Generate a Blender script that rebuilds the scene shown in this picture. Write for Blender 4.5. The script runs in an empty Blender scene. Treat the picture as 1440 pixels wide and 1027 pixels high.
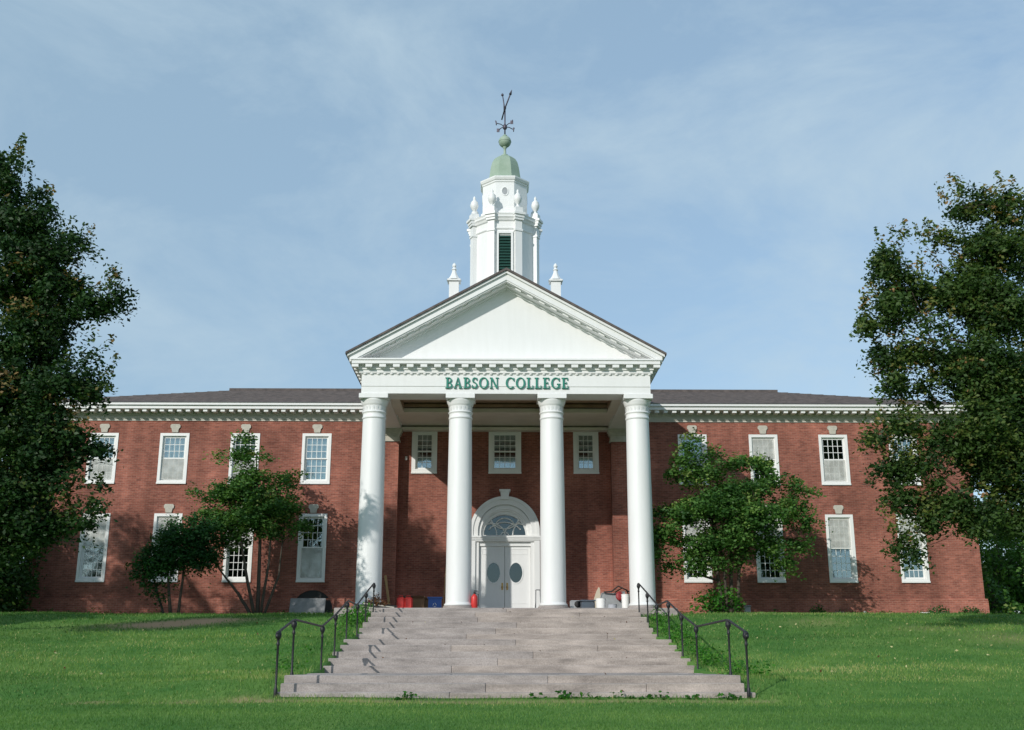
import bpy, math, random
import numpy as np
from mathutils import Vector, Matrix
rnd = random.Random(7)
rng = np.random.default_rng(11)
R = math.radians
LIFT = 1.6                      # heights below are measured from the camera; everything is lifted by this at the end
scn = bpy.context.scene
COL = scn.collection

# ------------------------------------------------------------------ camera, sky, sun, exposure
F, CX, CY = 1545.0, 720.0, 513.5
PITCH = math.atan(419 / F)
YAW = math.atan(20 * math.cos(PITCH) / F)
cam = bpy.data.cameras.new('camera')
co = bpy.data.objects.new('camera', cam)
COL.objects.link(co)
co.location = (-0.27, 0, LIFT)
co.rotation_euler = (math.pi / 2 + PITCH, 0, -YAW)
cam.sensor_width = 36
cam.lens = 36 * F / 1440
cam.clip_end = 5000
cam.clip_start = 0.1
scn.camera = co

SUN_DIR = Vector((1.235, 1.736, -1.0)).normalized()      # the way the light travels
ELEV = math.asin(-SUN_DIR.z)
w = bpy.data.worlds.new("World")
scn.world = w
w.use_nodes = True
nt = w.node_tree
nt.nodes.clear()
N = nt.nodes.new
L = nt.links.new
out = N('ShaderNodeOutputWorld')
bg = N('ShaderNodeBackground')
sky = N('ShaderNodeTexSky')
sky.sky_type = 'NISHITA'
sky.sun_disc = False
sky.sun_elevation = ELEV
sky.sun_rotation = math.atan2(-SUN_DIR.x, -SUN_DIR.y)
sky.air_density = 1.0
sky.dust_density = 0.6
sky.ozone_density = 1.6
bg.inputs['Strength'].default_value = 0.15
# thin cirrus, as streaks of a pale tone over the sky
tc = N('ShaderNodeTexCoord')
mp = N('ShaderNodeMapping')
mp.inputs['Rotation'].default_value = (R(10), R(-52), R(15))
mp.inputs['Scale'].default_value = (1.5, 1.3, 3.0)
n1 = N('ShaderNodeTexNoise')
n1.inputs['Scale'].default_value = 2.6
n1.inputs['Detail'].default_value = 7
n1.inputs['Roughness'].default_value = 0.62
n1.inputs['Distortion'].default_value = 0.35
r1 = N('ShaderNodeMapRange')
r1.inputs['From Min'].default_value = 0.44
r1.inputs['From Max'].default_value = 0.78
r1.inputs['To Min'].default_value = 0.0
r1.inputs['To Max'].default_value = 1.25
n2 = N('ShaderNodeTexNoise')
n2.inputs['Scale'].default_value = 1.1
n2.inputs['Detail'].default_value = 2
sep = N('ShaderNodeSeparateXYZ')
side = N('ShaderNodeMapRange')             # more veil to the west (left) than to the east
side.inputs['From Min'].default_value = -0.5
side.inputs['From Max'].default_value = 0.5
side.inputs['To Min'].default_value = 0.85
side.inputs['To Max'].default_value = 0.60
veil = N('ShaderNodeMath')
veil.operation = 'ADD'
veil.use_clamp = True
vm = N('ShaderNodeMath')
vm.operation = 'MULTIPLY'
mixc = N('ShaderNodeMix')
mixc.data_type = 'RGBA'
mixc.inputs['B'].default_value = (1.62, 2.36, 3.0, 1)
streak = N('ShaderNodeMix')
streak.data_type = 'RGBA'
streak.inputs['B'].default_value = (2.55, 3.25, 3.75, 1)
L(tc.outputs['Generated'], mp.inputs['Vector'])
L(mp.outputs[0], n1.inputs['Vector'])
L(tc.outputs['Generated'], n2.inputs['Vector'])
L(n1.outputs['Fac'], r1.inputs['Value'])
L(tc.outputs['Generated'], sep.inputs[0])
L(sep.outputs['X'], side.inputs['Value'])
L(r1.outputs[0], vm.inputs[0])
L(n2.outputs['Fac'], vm.inputs[1])
L(side.outputs[0], veil.inputs[0])
veil.inputs[1].default_value = 0.0
L(veil.outputs[0], mixc.inputs['Factor'])
L(mixc.outputs['Result'], streak.inputs['A'])
L(vm.outputs[0], streak.inputs['Factor'])
L(sky.outputs[0], mixc.inputs['A'])
L(streak.outputs['Result'], bg.inputs['Color'])
L(bg.outputs[0], out.inputs['Surface'])

sl = bpy.data.lights.new('sun', 'SUN')
sl.energy = 2.4
sl.angle = R(0.5)
sl.color = (1.0, 0.96, 0.90)
so = bpy.data.objects.new('sun', sl)
so.location = (-30, -40, 40)
so.rotation_euler = SUN_DIR.to_track_quat('-Z', 'Y').to_euler()
COL.objects.link(so)

scn.view_settings.view_transform = 'Standard'
scn.view_settings.look = 'None'
scn.view_settings.exposure = 0.45
scn.view_settings.gamma = 1.0
scn.render.engine = 'CYCLES'
scn.cycles.max_bounces = 6
scn.cycles.transparent_max_bounces = 12

# ------------------------------------------------------------------ helpers
fwv = Vector((math.sin(YAW) * math.cos(PITCH), math.cos(YAW) * math.cos(PITCH), math.sin(PITCH)))
rtv = Vector((math.cos(YAW), -math.sin(YAW), 0))
upv = rtv.cross(fwv)


def at(x, y, D):
    """the point at distance D (metres north of the camera) that the photo shows at x, y"""
    d = fwv * F + rtv * (x - CX) - upv * (y - CY)
    return Vector((-0.27, 0, 0)) + d * (D / d.y)


class MB:
    def __init__(s):
        s.v = []
        s.f = []
        s.sm = []

    def poly(s, pts, faces, smooth=False):
        n = len(s.v)
        s.v += [tuple(p) for p in pts]
        s.f += [tuple(i + n for i in f) for f in faces]
        s.sm += [smooth] * len(faces)

    def box(s, x0, x1, y0, y1, z0, z1, M=None):
        p = [Vector((x, y, z)) for z in (z0, z1) for y in (y0, y1) for x in (x0, x1)]
        if M is not None:
            p = [M @ q for q in p]
        s.poly(p, [(0, 2, 3, 1), (4, 5, 7, 6), (0, 1, 5, 4), (2, 6, 7, 3), (0, 4, 6, 2), (1, 3, 7, 5)])
        return s

    def bbox(s, x0, x1, y0, y1, z0, z1, b=0.02, M=None):
        """box with bevelled upright and top edges"""
        rings = []
        for (ins, z) in ((0, z0), (0, z1 - b), (b, z1)):
            x_0, x_1, y_0, y_1 = x0 + ins, x1 - ins, y0 + ins, y1 - ins
            rings.append([Vector(q) for q in ((x_0 + b, y_0, z), (x_1 - b, y_0, z), (x_1, y_0 + b, z), (x_1, y_1 - b, z),
                                              (x_1 - b, y_1, z), (x_0 + b, y_1, z), (x_0, y_1 - b, z), (x_0, y_0 + b, z))])
        p = [q for r_ in rings for q in r_]
        if M is not None:
            p = [M @ q for q in p]
        f = []
        for k in range(2):
            for i in range(8):
                j = (i + 1) % 8
                f.append((k * 8 + i, k * 8 + j, k * 8 + 8 + j, k * 8 + 8 + i))
        f.append(tuple(range(16, 24)))
        f.append(tuple(range(7, -1, -1)))
        s.poly(p, f)
        return s

    def lathe(s, prof, seg=16, c=(0, 0, 0), phase=0.0, smooth=True, M=None, capb=True, capt=True):
        p = []
        for (r, z) in prof:
            for i in range(seg):
                a = phase + 2 * math.pi * i / seg
                p.append(Vector((c[0] + r * math.cos(a), c[1] + r * math.sin(a), c[2] + z)))
        if M is not None:
            p = [M @ q for q in p]
        f = []
        for k in range(len(prof) - 1):
            for i in range(seg):
                j = (i + 1) % seg
                f.append((k * seg + i, k * seg + j, (k + 1) * seg + j, (k + 1) * seg + i))
        s.poly(p, f, smooth)
        n = len(s.v) - len(p)
        if capt:
            s.f.append(tuple(n + (len(prof) - 1) * seg + i for i in range(seg)))
            s.sm.append(False)
        if capb:
            s.f.append(tuple(n + seg - 1 - i for i in range(seg)))
            s.sm.append(False)
        return s

    def tube(s, pts, rad, seg=6, smooth=True):
        pts = [Vector(p) for p in pts]
        if not hasattr(rad, '__len__'):
            rad = [rad] * len(pts)
        n0 = len(s.v)
        ref = None
        for i, p in enumerate(pts):
            t = (pts[min(i + 1, len(pts) - 1)] - pts[max(i - 1, 0)]).normalized()
            if ref is None:
                ref = Vector((1, 0, 0)) if abs(t.x) < 0.8 else Vector((0, 1, 0))
            u = (ref - t * ref.dot(t)).normalized()
            ref = u
            q = t.cross(u)
            for k in range(seg):
                a = 2 * math.pi * k / seg
                s.v.append(tuple(p + (u * math.cos(a) + q * math.sin(a)) * rad[i]))
        for i in range(len(pts) - 1):
            for k in range(seg):
                j = (k + 1) % seg
                s.f.append((n0 + i * seg + k, n0 + i * seg + j, n0 + (i + 1) * seg + j, n0 + (i + 1) * seg + k))
                s.sm.append(smooth)
        s.f.append(tuple(n0 + seg - 1 - k for k in range(seg)))
        s.f.append(tuple(n0 + (len(pts) - 1) * seg + k for k in range(seg)))
        s.sm += [False, False]
        return s

    def ext(s, pts2, y0, y1, plane='xz'):
        """a 2-D outline (counter-clockwise seen from the south) extruded from y0 to y1"""
        n = len(pts2)
        p = [(a, y0, b) for a, b in pts2] + [(a, y1, b) for a, b in pts2]
        if plane == 'yz':
            p = [(y, a, b) for a, y, b in p]
        f = [tuple(range(n)), tuple(range(2 * n - 1, n - 1, -1))]
        for i in range(n):
            j = (i + 1) % n
            f.append((i, i + n, j + n, j))
        s.poly(p, f)
        return s

    def build(s, name, mat, parent=None, loc=None):
        """one mesh object; vertices are given in world terms and stored relative to the thing's base"""
        me = bpy.data.meshes.new(name)
        o = bpy.data.objects.new(name, me)
        off = Vector((0, 0, 0))
        if parent is not None:
            r_ = parent
            while r_.parent is not None:
                r_ = r_.parent
            off = Vector(r_.get('_base', (0, 0, 0)))
            o.parent = parent
        elif loc is not None:
            off = Vector(loc)
            o.location = off
            o['_base'] = tuple(off)
        V = np.array(s.v, dtype=np.float32) - np.array(off, dtype=np.float32)
        me.from_pydata(V.tolist(), [], s.f)
        me.polygons.foreach_set('use_smooth', s.sm)
        box_uv(me, V)
        me.materials.append(mat)
        me.update()
        COL.objects.link(o)
        return o


def box_uv(me, V):
    uv = me.uv_layers.new(name='UVMap')
    nl = len(me.loops)
    li = np.empty(nl, dtype=np.int32)
    me.loops.foreach_get('vertex_index', li)
    npol = len(me.polygons)
    nor = np.empty(npol * 3, dtype=np.float32)
    me.polygons.foreach_get('normal', nor)
    nor = nor.reshape(-1, 3)
    tot = np.empty(npol, dtype=np.int32)
    me.polygons.foreach_get('loop_total', tot)
    pn = np.abs(np.repeat(nor, tot, axis=0))
    P = V[li]
    u = np.where(pn[:, 0] > pn[:, 1], P[:, 1], P[:, 0])
    v = P[:, 2].copy()
    top = (pn[:, 2] > pn[:, 0]) & (pn[:, 2] > pn[:, 1])
    u = np.where(top, P[:, 0], u)
    v = np.where(top, P[:, 1], v)
    uv.data.foreach_set('uv', np.stack([u, v], 1).astype(np.float32).ravel())


def tag(o, label=None, cat=None, group=None, kind=None):
    if label:
        o['label'] = label
    if cat:
        o['category'] = cat
    if group:
        o['group'] = group
    if kind:
        o['kind'] = kind
    return o


def thing(name, label, cat, loc, group=None):
    o = bpy.data.objects.new(name, None)
    COL.objects.link(o)
    o.location = loc
    o['_base'] = tuple(loc)
    o.empty_display_size = 0.2
    return tag(o, label, cat, group)


# ------------------------------------------------------------------ materials
def mat(name, col, rough=0.7, metal=0.0, noise=None, bump=None, spec=0.5, col2=None, stretch=None):
    """noise = (scale, amount) mixes col with col2; bump = (scale, strength)"""
    m = bpy.data.materials.new(name)
    m.use_nodes = True
    t = m.node_tree
    b = t.nodes['Principled BSDF']
    b.inputs['Base Color'].default_value = (*col, 1)
    b.inputs['Roughness'].default_value = rough
    b.inputs['Metallic'].default_value = metal
    b.inputs['Specular IOR Level'].default_value = spec
    if noise or bump:
        c = t.nodes.new('ShaderNodeTexCoord')
    if noise:
        n = t.nodes.new('ShaderNodeTexNoise')
        n.inputs['Scale'].default_value = noise[0]
        n.inputs['Detail'].default_value = 5
        if stretch:
            ms = t.nodes.new('ShaderNodeMapping')
            ms.inputs['Scale'].default_value = stretch
            t.links.new(c.outputs['Object'], ms.inputs['Vector'])
            t.links.new(ms.outputs[0], n.inputs['Vector'])
        else:
            t.links.new(c.outputs['Object'], n.inputs['Vector'])
        rr = t.nodes.new('ShaderNodeMapRange')
        rr.inputs['From Min'].default_value = 0.35
        rr.inputs['From Max'].default_value = 0.7
        rr.inputs['To Max'].default_value = noise[1]
        t.links.new(n.outputs['Fac'], rr.inputs['Value'])
        x = t.nodes.new('ShaderNodeMix')
        x.data_type = 'RGBA'
        x.inputs['A'].default_value = (*col, 1)
        x.inputs['B'].default_value = (*(col2 or [q * 0.7 for q in col]), 1)
        t.links.new(rr.outputs[0], x.inputs['Factor'])
        t.links.new(x.outputs['Result'], b.inputs['Base Color'])
    if bump:
        n = t.nodes.new('ShaderNodeTexNoise')
        n.inputs['Scale'].default_value = bump[0]
        n.inputs['Detail'].default_value = 4
        t.links.new(c.outputs['Object'], n.inputs['Vector'])
        bp = t.nodes.new('ShaderNodeBump')
        bp.inputs['Strength'].default_value = bump[1]
        bp.inputs['Distance'].default_value = 0.02
        t.links.new(n.outputs['Fac'], bp.inputs['Height'])
        t.links.new(bp.outputs[0], b.inputs['Normal'])
    return m


def brick_mat(k_=1.0):
    m = bpy.data.materials.new('red_brick')
    m.use_nodes = True
    t = m.node_tree
    A = t.nodes.new
    K = t.links.new
    b = t.nodes['Principled BSDF']
    b.inputs['Roughness'].default_value = 0.9
    b.inputs['Specular IOR Level'].default_value = 0.2
    c = A('ShaderNodeTexCoord')
    bt = A('ShaderNodeTexBrick')
    bt.inputs['Scale'].default_value = 1.0
    bt.inputs['Brick Width'].default_value = 0.21
    bt.inputs['Row Height'].default_value = 0.072
    bt.inputs['Mortar Size'].default_value = 0.0065
    bt.inputs['Mortar Smooth'].default_value = 0.2
    bt.inputs['Bias'].default_value = -0.15
    bt.inputs['Color1'].default_value = (0.300, 0.106, 0.074, 1)
    bt.inputs['Color2'].default_value = (0.195, 0.066, 0.049, 1)
    bt.inputs['Mortar'].default_value = (0.28, 0.165, 0.13, 1)
    K(c.outputs['UV'], bt.inputs['Vector'])
    # big soft mottling and rain streaks in the brick itself
    n = A('ShaderNodeTexNoise')
    n.inputs['Scale'].default_value = 0.45
    n.inputs['Detail'].default_value = 6
    K(c.outputs['Object'], n.inputs['Vector'])
    mr = A('ShaderNodeMapRange')
    mr.inputs['From Min'].default_value = 0.3
    mr.inputs['From Max'].default_value = 0.7
    mr.inputs['To Min'].default_value = 0.70 * k_
    mr.inputs['To Max'].default_value = 1.30 * k_
    K(n.outputs['Fac'], mr.inputs['Value'])
    n3 = A('ShaderNodeTexNoise')
    n3.inputs['Scale'].default_value = 5.0
    n3.inputs['Detail'].default_value = 5
    n3.inputs['Roughness'].default_value = 0.7
    mm = A('ShaderNodeMapping')
    mm.inputs['Scale'].default_value = (1.0, 1.0, 3.2)
    K(c.outputs['Object'], mm.inputs['Vector'])
    K(mm.outputs[0], n3.inputs['Vector'])
    mr3 = A('ShaderNodeMapRange')
    mr3.inputs['From Min'].default_value = 0.3
    mr3.inputs['From Max'].default_value = 0.7
    mr3.inputs['To Min'].default_value = 0.72
    mr3.inputs['To Max'].default_value = 1.28
    K(n3.outputs['Fac'], mr3.inputs['Value'])
    n4 = A('ShaderNodeTexNoise')
    n4.inputs['Scale'].default_value = 1.0
    n4.inputs['Detail'].default_value = 4
    m4 = A('ShaderNodeMapping')
    m4.inputs['Scale'].default_value = (1.7, 1.7, 0.16)
    K(c.outputs['Object'], m4.inputs['Vector'])
    K(m4.outputs[0], n4.inputs['Vector'])
    r4 = A('ShaderNodeMapRange')
    r4.inputs['From Min'].default_value = 0.35
    r4.inputs['From Max'].default_value = 0.65
    r4.inputs['To Min'].default_value = 0.84
    r4.inputs['To Max'].default_value = 1.14
    K(n4.outputs['Fac'], r4.inputs['Value'])
    mu0 = A('ShaderNodeMath')
    mu0.operation = 'MULTIPLY'
    K(mr.outputs[0], mu0.inputs[0])
    K(r4.outputs[0], mu0.inputs[1])
    mu = A('ShaderNodeMath')
    mu.operation = 'MULTIPLY'
    K(mu0.outputs[0], mu.inputs[0])
    K(mr3.outputs[0], mu.inputs[1])
    vm_ = A('ShaderNodeVectorMath')
    vm_.operation = 'SCALE'
    K(bt.outputs['Color'], vm_.inputs[0])
    K(mu.outputs[0], vm_.inputs['Scale'])
    K(vm_.outputs[0], b.inputs['Base Color'])
    bp = A('ShaderNodeBump')
    bp.inputs['Strength'].default_value = 0.35
    bp.inputs['Distance'].default_value = 0.006
    bp.invert = True
    K(bt.outputs['Fac'], bp.inputs['Height'])
    K(bp.outputs[0], b.inputs['Normal'])
    return m


def glass_mat(name='window_glass', refl=0.24, tint=(0.75, 0.85, 0.87)):
    m = bpy.data.materials.new(name)
    m.use_nodes = True
    t = m.node_tree
    t.nodes.clear()
    A = t.nodes.new
    o = A('ShaderNodeOutputMaterial')
    tr = A('ShaderNodeBsdfTransparent')
    tr.inputs['Color'].default_value = (*tint, 1)
    gl = A('ShaderNodeBsdfGlossy')
    gl.inputs['Roughness'].default_value = 0.04
    gl.inputs['Color'].default_value = (0.85, 0.97, 1.0, 1)
    c = A('ShaderNodeTexCoord')
    n = A('ShaderNodeTexNoise')
    n.inputs['Scale'].default_value = 1.6
    n.inputs['Detail'].default_value = 1
    bp = A('ShaderNodeBump')
    bp.inputs['Strength'].default_value = 0.05
    bp.inputs['Distance'].default_value = 0.05
    t.links.new(c.outputs['Object'], n.inputs['Vector'])
    t.links.new(n.outputs['Fac'], bp.inputs['Height'])
    t.links.new(bp.outputs[0], gl.inputs['Normal'])
    x = A('ShaderNodeMixShader')
    x.inputs[0].default_value = refl
    t.links.new(tr.outputs[0], x.inputs[1])
    t.links.new(gl.outputs[0], x.inputs[2])
    t.links.new(x.outputs[0], o.inputs['Surface'])
    return m


def screen_mat():
    m = bpy.data.materials.new('insect_screen')
    m.use_nodes = True
    t = m.node_tree
    t.nodes.clear()
    A = t.nodes.new
    o = A('ShaderNodeOutputMaterial')
    tr = A('ShaderNodeBsdfTransparent')
    d = A('ShaderNodeBsdfDiffuse')
    c = A('ShaderNodeTexCoord')
    n = A('ShaderNodeTexNoise')
    n.inputs['Scale'].default_value = 3.0
    n.inputs['Detail'].default_value = 4
    t.links.new(c.outputs['Object'], n.inputs['Vector'])
    r = A('ShaderNodeValToRGB')
    r.color_ramp.elements[0].position = 0.4
    r.color_ramp.elements[0].color = (0.62, 0.62, 0.58, 1)
    r.color_ramp.elements[1].position = 0.62
    r.color_ramp.elements[1].color = (0.80, 0.80, 0.76, 1)
    t.links.new(n.outputs['Fac'], r.inputs['Fac'])
    t.links.new(r.outputs[0], d.inputs['Color'])
    x = A('ShaderNodeMixShader')
    x.inputs[0].default_value = 0.38
    t.links.new(tr.outputs[0], x.inputs[1])
    t.links.new(d.outputs[0], x.inputs[2])
    t.links.new(x.outputs[0], o.inputs['Surface'])
    return m


def foliage_mat(name, dark, mid, light, warm=None, trans=0.3):
    """leaves: each leaf carries a 'tint' number that picks its own green"""
    m = bpy.data.materials.new(name)
    m.use_nodes = True
    t = m.node_tree
    t.nodes.clear()
    A = t.nodes.new
    K = t.links.new
    o = A('ShaderNodeOutputMaterial')
    at_ = A('ShaderNodeAttribute')
    at_.attribute_name = 'tint'
    cr = A('ShaderNodeValToRGB')
    e = cr.color_ramp.elements
    e[0].position = 0.0
    e[0].color = (*dark, 1)
    e[1].position = 0.5
    e[1].color = (*mid, 1)
    k = cr.color_ramp.elements.new(0.85)
    k.color = (*light, 1)
    if warm:
        k = cr.color_ramp.elements.new(1.0)
        k.color = (*warm, 1)
    K(at_.outputs['Fac'], cr.inputs['Fac'])
    d = A('ShaderNodeBsdfPrincipled')
    d.inputs['Roughness'].default_value = 0.5
    d.inputs['Specular IOR Level'].default_value = 0.2
    tl = A('ShaderNodeBsdfTranslucent')
    K(cr.outputs['Color'], d.inputs['Base Color'])
    g = A('ShaderNodeMix')
    g.data_type = 'RGBA'
    g.blend_type = 'MULTIPLY'
    g.inputs['Factor'].default_value = 1.0
    g.inputs['B'].default_value = (1.3, 1.5, 0.5, 1)
    K(cr.outputs['Color'], g.inputs['A'])
    K(g.outputs['Result'], tl.inputs['Color'])
    x = A('ShaderNodeMixShader')
    x.inputs[0].default_value = trans
    K(d.outputs[0], x.inputs[1])
    K(tl.outputs[0], x.inputs[2])
    K(x.outputs[0], o.inputs['Surface'])
    return m


def granite_mat():
    m = bpy.data.materials.new('pink_granite')
    m.use_nodes = True
    t = m.node_tree
    A = t.nodes.new
    K = t.links.new
    b = t.nodes['Principled BSDF']
    b.inputs['Roughness'].default_value = 0.85
    b.inputs['Specular IOR Level'].default_value = 0.25
    c = A('ShaderNodeTexCoord')
    g = A('ShaderNodeNewGeometry')
    cr = A('ShaderNodeValToRGB')
    cr.color_ramp.elements[0].color = (0.285, 0.250, 0.235, 1)
    cr.color_ramp.elements[1].color = (0.385, 0.330, 0.292, 1)
    k = cr.color_ramp.elements.new(0.5)
    k.color = (0.335, 0.300, 0.282, 1)
    K(g.outputs['Random Per Island'], cr.inputs['Fac'])
    n = A('ShaderNodeTexNoise')
    n.inputs['Scale'].default_value = 38
    n.inputs['Detail'].default_value = 3
    n.inputs['Roughness'].default_value = 0.8
    K(c.outputs['Object'], n.inputs['Vector'])
    mr = A('ShaderNodeMapRange')
    mr.inputs['From Min'].default_value = 0.3
    mr.inputs['From Max'].default_value = 0.7
    mr.inputs['To Min'].default_value = 0.76
    mr.inputs['To Max'].default_value = 1.24
    K(n.outputs['Fac'], mr.inputs['Value'])
    n2_ = A('ShaderNodeTexNoise')
    n2_.inputs['Scale'].default_value = 1.7
    n2_.inputs['Detail'].default_value = 6
    n2_.inputs['Roughness'].default_value = 0.65
    mm = A('ShaderNodeMapping')
    mm.inputs['Scale'].default_value = (0.6, 1.0, 3.0)
    K(c.outputs['Object'], mm.inputs['Vector'])
    K(mm.outputs[0], n2_.inputs['Vector'])
    mr2 = A('ShaderNodeMapRange')
    mr2.inputs['From Min'].default_value = 0.3
    mr2.inputs['From Max'].default_value = 0.68
    mr2.inputs['To Min'].default_value = 0.62
    mr2.inputs['To Max'].default_value = 1.20
    K(n2_.outputs['Fac'], mr2.inputs['Value'])
    mu = A('ShaderNodeMath')
    mu.operation = 'MULTIPLY'
    K(mr.outputs[0], mu.inputs[0])
    K(mr2.outputs[0], mu.inputs[1])
    vs = A('ShaderNodeVectorMath')
    vs.operation = 'SCALE'
    K(cr.outputs['Color'], vs.inputs[0])
    K(mu.outputs[0], vs.inputs['Scale'])
    K(vs.outputs[0], b.inputs['Base Color'])
    bp = A('ShaderNodeBump')
    bp.inputs['Strength'].default_value = 0.5
    bp.inputs['Distance'].default_value = 0.012
    K(n.outputs['Fac'], bp.inputs['Height'])
    K(bp.outputs[0], b.inputs['Normal'])
    return m


def lawn_mat():
    m = bpy.data.materials.new('turf')
    m.use_nodes = True
    t = m.node_tree
    A = t.nodes.new
    K = t.links.new
    b = t.nodes['Principled BSDF']
    b.inputs['Roughness'].default_value = 0.95
    b.inputs['Specular IOR Level'].default_value = 0.1
    c = A('ShaderNodeTexCoord')
    n = A('ShaderNodeTexNoise')
    n.inputs['Scale'].default_value = 0.5
    n.inputs['Detail'].default_value = 8
    n.inputs['Roughness'].default_value = 0.7
    K(c.outputs['Object'], n.inputs['Vector'])
    cr = A('ShaderNodeValToRGB')
    cr.color_ramp.elements[0].position = 0.35
    cr.color_ramp.elements[0].color = (0.05, 0.15, 0.03, 1)
    cr.color_ramp.elements[1].position = 0.68
    cr.color_ramp.elements[1].color = (0.14, 0.24, 0.055, 1)
    K(n.outputs['Fac'], cr.inputs['Fac'])
    # bare earth patch with a shape of its own (attribute painted on the mesh where the turf is worn)
    wa = A('ShaderNodeAttribute')
    wa.attribute_name = 'worn'
    x = A('ShaderNodeMix')
    x.data_type = 'RGBA'
    x.inputs['B'].default_value = (0.40, 0.27, 0.16, 1)
    K(wa.outputs['Fac'], x.inputs['Factor'])
    K(cr.outputs['Color'], x.inputs['A'])
    K(x.outputs['Result'], b.inputs['Base Color'])
    return m


M = dict(
    brick=brick_mat(),
    brick2=brick_mat(1.3),
    white=mat('white_paint', (0.76, 0.765, 0.755), 0.5, noise=(2.4, 0.3), col2=(0.66, 0.665, 0.645), bump=(9, 0.12), stretch=(2.2, 2.2, 0.35)),
    whitew=mat('white_window_paint', (0.78, 0.78, 0.76), 0.45),
    cream=mat('shaded_cream_paint', (0.55, 0.53, 0.47), 0.6, noise=(2, 0.6), col2=(0.42, 0.41, 0.36)),  # frieze cream, greyed so the eave's shade sits in the colour
    soffit=mat('soffit_paint', (0.70, 0.64, 0.56), 0.7, noise=(1.5, 0.6), col2=(0.56, 0.50, 0.43)),
    coffer=mat('brown_coffer_board', (0.36, 0.235, 0.15), 0.7, noise=(2.5, 0.8), col2=(0.22, 0.14, 0.09)),
    stone=mat('limestone', (0.52, 0.49, 0.42), 0.8, noise=(6, 0.7), col2=(0.38, 0.36, 0.31), bump=(30, 0.3)),
    slate=mat('roof_shingle', (0.13, 0.108, 0.10), 0.9, noise=(4.0, 0.9), col2=(0.06, 0.052, 0.05), bump=(18, 0.6)),
    rail=mat('black_iron', (0.010, 0.010, 0.013), 0.5, metal=0.0, bump=(60, 0.3)),
    copper=mat('green_copper', (0.25, 0.34, 0.255), 0.65, noise=(2.5, 0.8), col2=(0.33, 0.41, 0.33)),
    bronze=mat('dark_bronze', (0.085, 0.075, 0.10), 0.5, metal=0.4),
    louver=mat('dark_green_louver', (0.012, 0.055, 0.042), 0.5),
    letter=mat('green_letter', (0.012, 0.20, 0.14), 0.45),
    blind=mat('white_blind', (0.62, 0.60, 0.55), 0.8),
    glass=glass_mat(),
    glass2=glass_mat('door_glass', 0.10, (0.35, 0.45, 0.47)),
    screen=screen_mat(),
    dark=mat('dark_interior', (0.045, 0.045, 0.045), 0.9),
    curtain=mat('grey_curtain', (0.30, 0.29, 0.27), 0.9, noise=(4, 0.8), col2=(0.14, 0.14, 0.13)),
    brass=mat('brass', (0.45, 0.30, 0.12), 0.35, metal=0.8),
    granite=granite_mat(),
    bark=mat('bark', (0.085, 0.066, 0.050), 0.9, noise=(7, 0.8), col2=(0.045, 0.036, 0.028), bump=(25, 0.8)),
    red=mat('red_plastic', (0.55, 0.035, 0.03), 0.4),
    blue=mat('blue_plastic', (0.02, 0.09, 0.36), 0.45),
    card=mat('brown_cardboard', (0.24, 0.14, 0.075), 0.9),
    bucket=mat('white_plastic', (0.86, 0.86, 0.84), 0.4),
    grey=mat('grey_metal', (0.33, 0.35, 0.36), 0.5, noise=(4, 0.8), col2=(0.24, 0.25, 0.26)),
    slab=mat('grey_slab', (0.27, 0.275, 0.28), 0.8, noise=(5, 0.8), col2=(0.17, 0.18, 0.185), bump=(25, 0.4)),
    wood=mat('bare_wood', (0.42, 0.28, 0.13), 0.7, noise=(6, 0.6)),
    palegrey=mat('pale_grey_plastic', (0.42, 0.44, 0.48), 0.5),
    rubber=mat('black_rubber', (0.02, 0.02, 0.02), 0.7),
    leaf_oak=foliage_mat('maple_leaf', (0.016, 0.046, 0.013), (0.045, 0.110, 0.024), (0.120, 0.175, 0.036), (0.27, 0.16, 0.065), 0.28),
    leaf_shade=foliage_mat('shaded_maple_leaf', (0.010, 0.030, 0.009), (0.027, 0.070, 0.017), (0.080, 0.115, 0.026), (0.20, 0.13, 0.05), 0.22),  # maple greens darkened: shade from neighbouring trees put into the leaf colour
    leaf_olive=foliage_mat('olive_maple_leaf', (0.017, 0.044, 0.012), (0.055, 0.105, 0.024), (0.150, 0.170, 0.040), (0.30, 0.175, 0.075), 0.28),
    leaf_small=foliage_mat('dogwood_leaf', (0.028, 0.085, 0.020), (0.085, 0.19, 0.040), (0.19, 0.30, 0.07), (0.28, 0.32, 0.11), 0.32),
    leaf_dark=foliage_mat('yew_leaf', (0.012, 0.048, 0.014), (0.028, 0.095, 0.024), (0.055, 0.15, 0.035), None, 0.25),
    leaf_bright=foliage_mat('weed_leaf', (0.020, 0.085, 0.012), (0.045, 0.17, 0.02), (0.10, 0.27, 0.035), None, 0.35),
    leaf_rust=foliage_mat('rust_leaf', (0.05, 0.022, 0.014), (0.11, 0.045, 0.022), (0.18, 0.09, 0.04), (0.50, 0.46, 0.24), 0.2),
    grass=foliage_mat('grass_blade', (0.046, 0.125, 0.032), (0.112, 0.232, 0.056), (0.25, 0.34, 0.095), (0.44, 0.40, 0.19), 0.35),
    turf=lawn_mat(),
)


# ------------------------------------------------------------------ terrain
PROF = [(-80, -3.0), (0, -1.6), (12, -1.02), (18, -0.74), (20.3, -0.66), (21, -0.52), (22, -0.30), (25.5, -0.16), (28, 0.20), (30, 0.56), (32, 0.72), (34, 1.08), (36, 1.42), (38, 1.56), (41, 1.70), (44.9, 1.83), (60, 1.9), (200, 2.0), (1500, 2.0)]
PX = np.array([p[0] for p in PROF])
PZ = np.array([p[1] for p in PROF])


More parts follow.
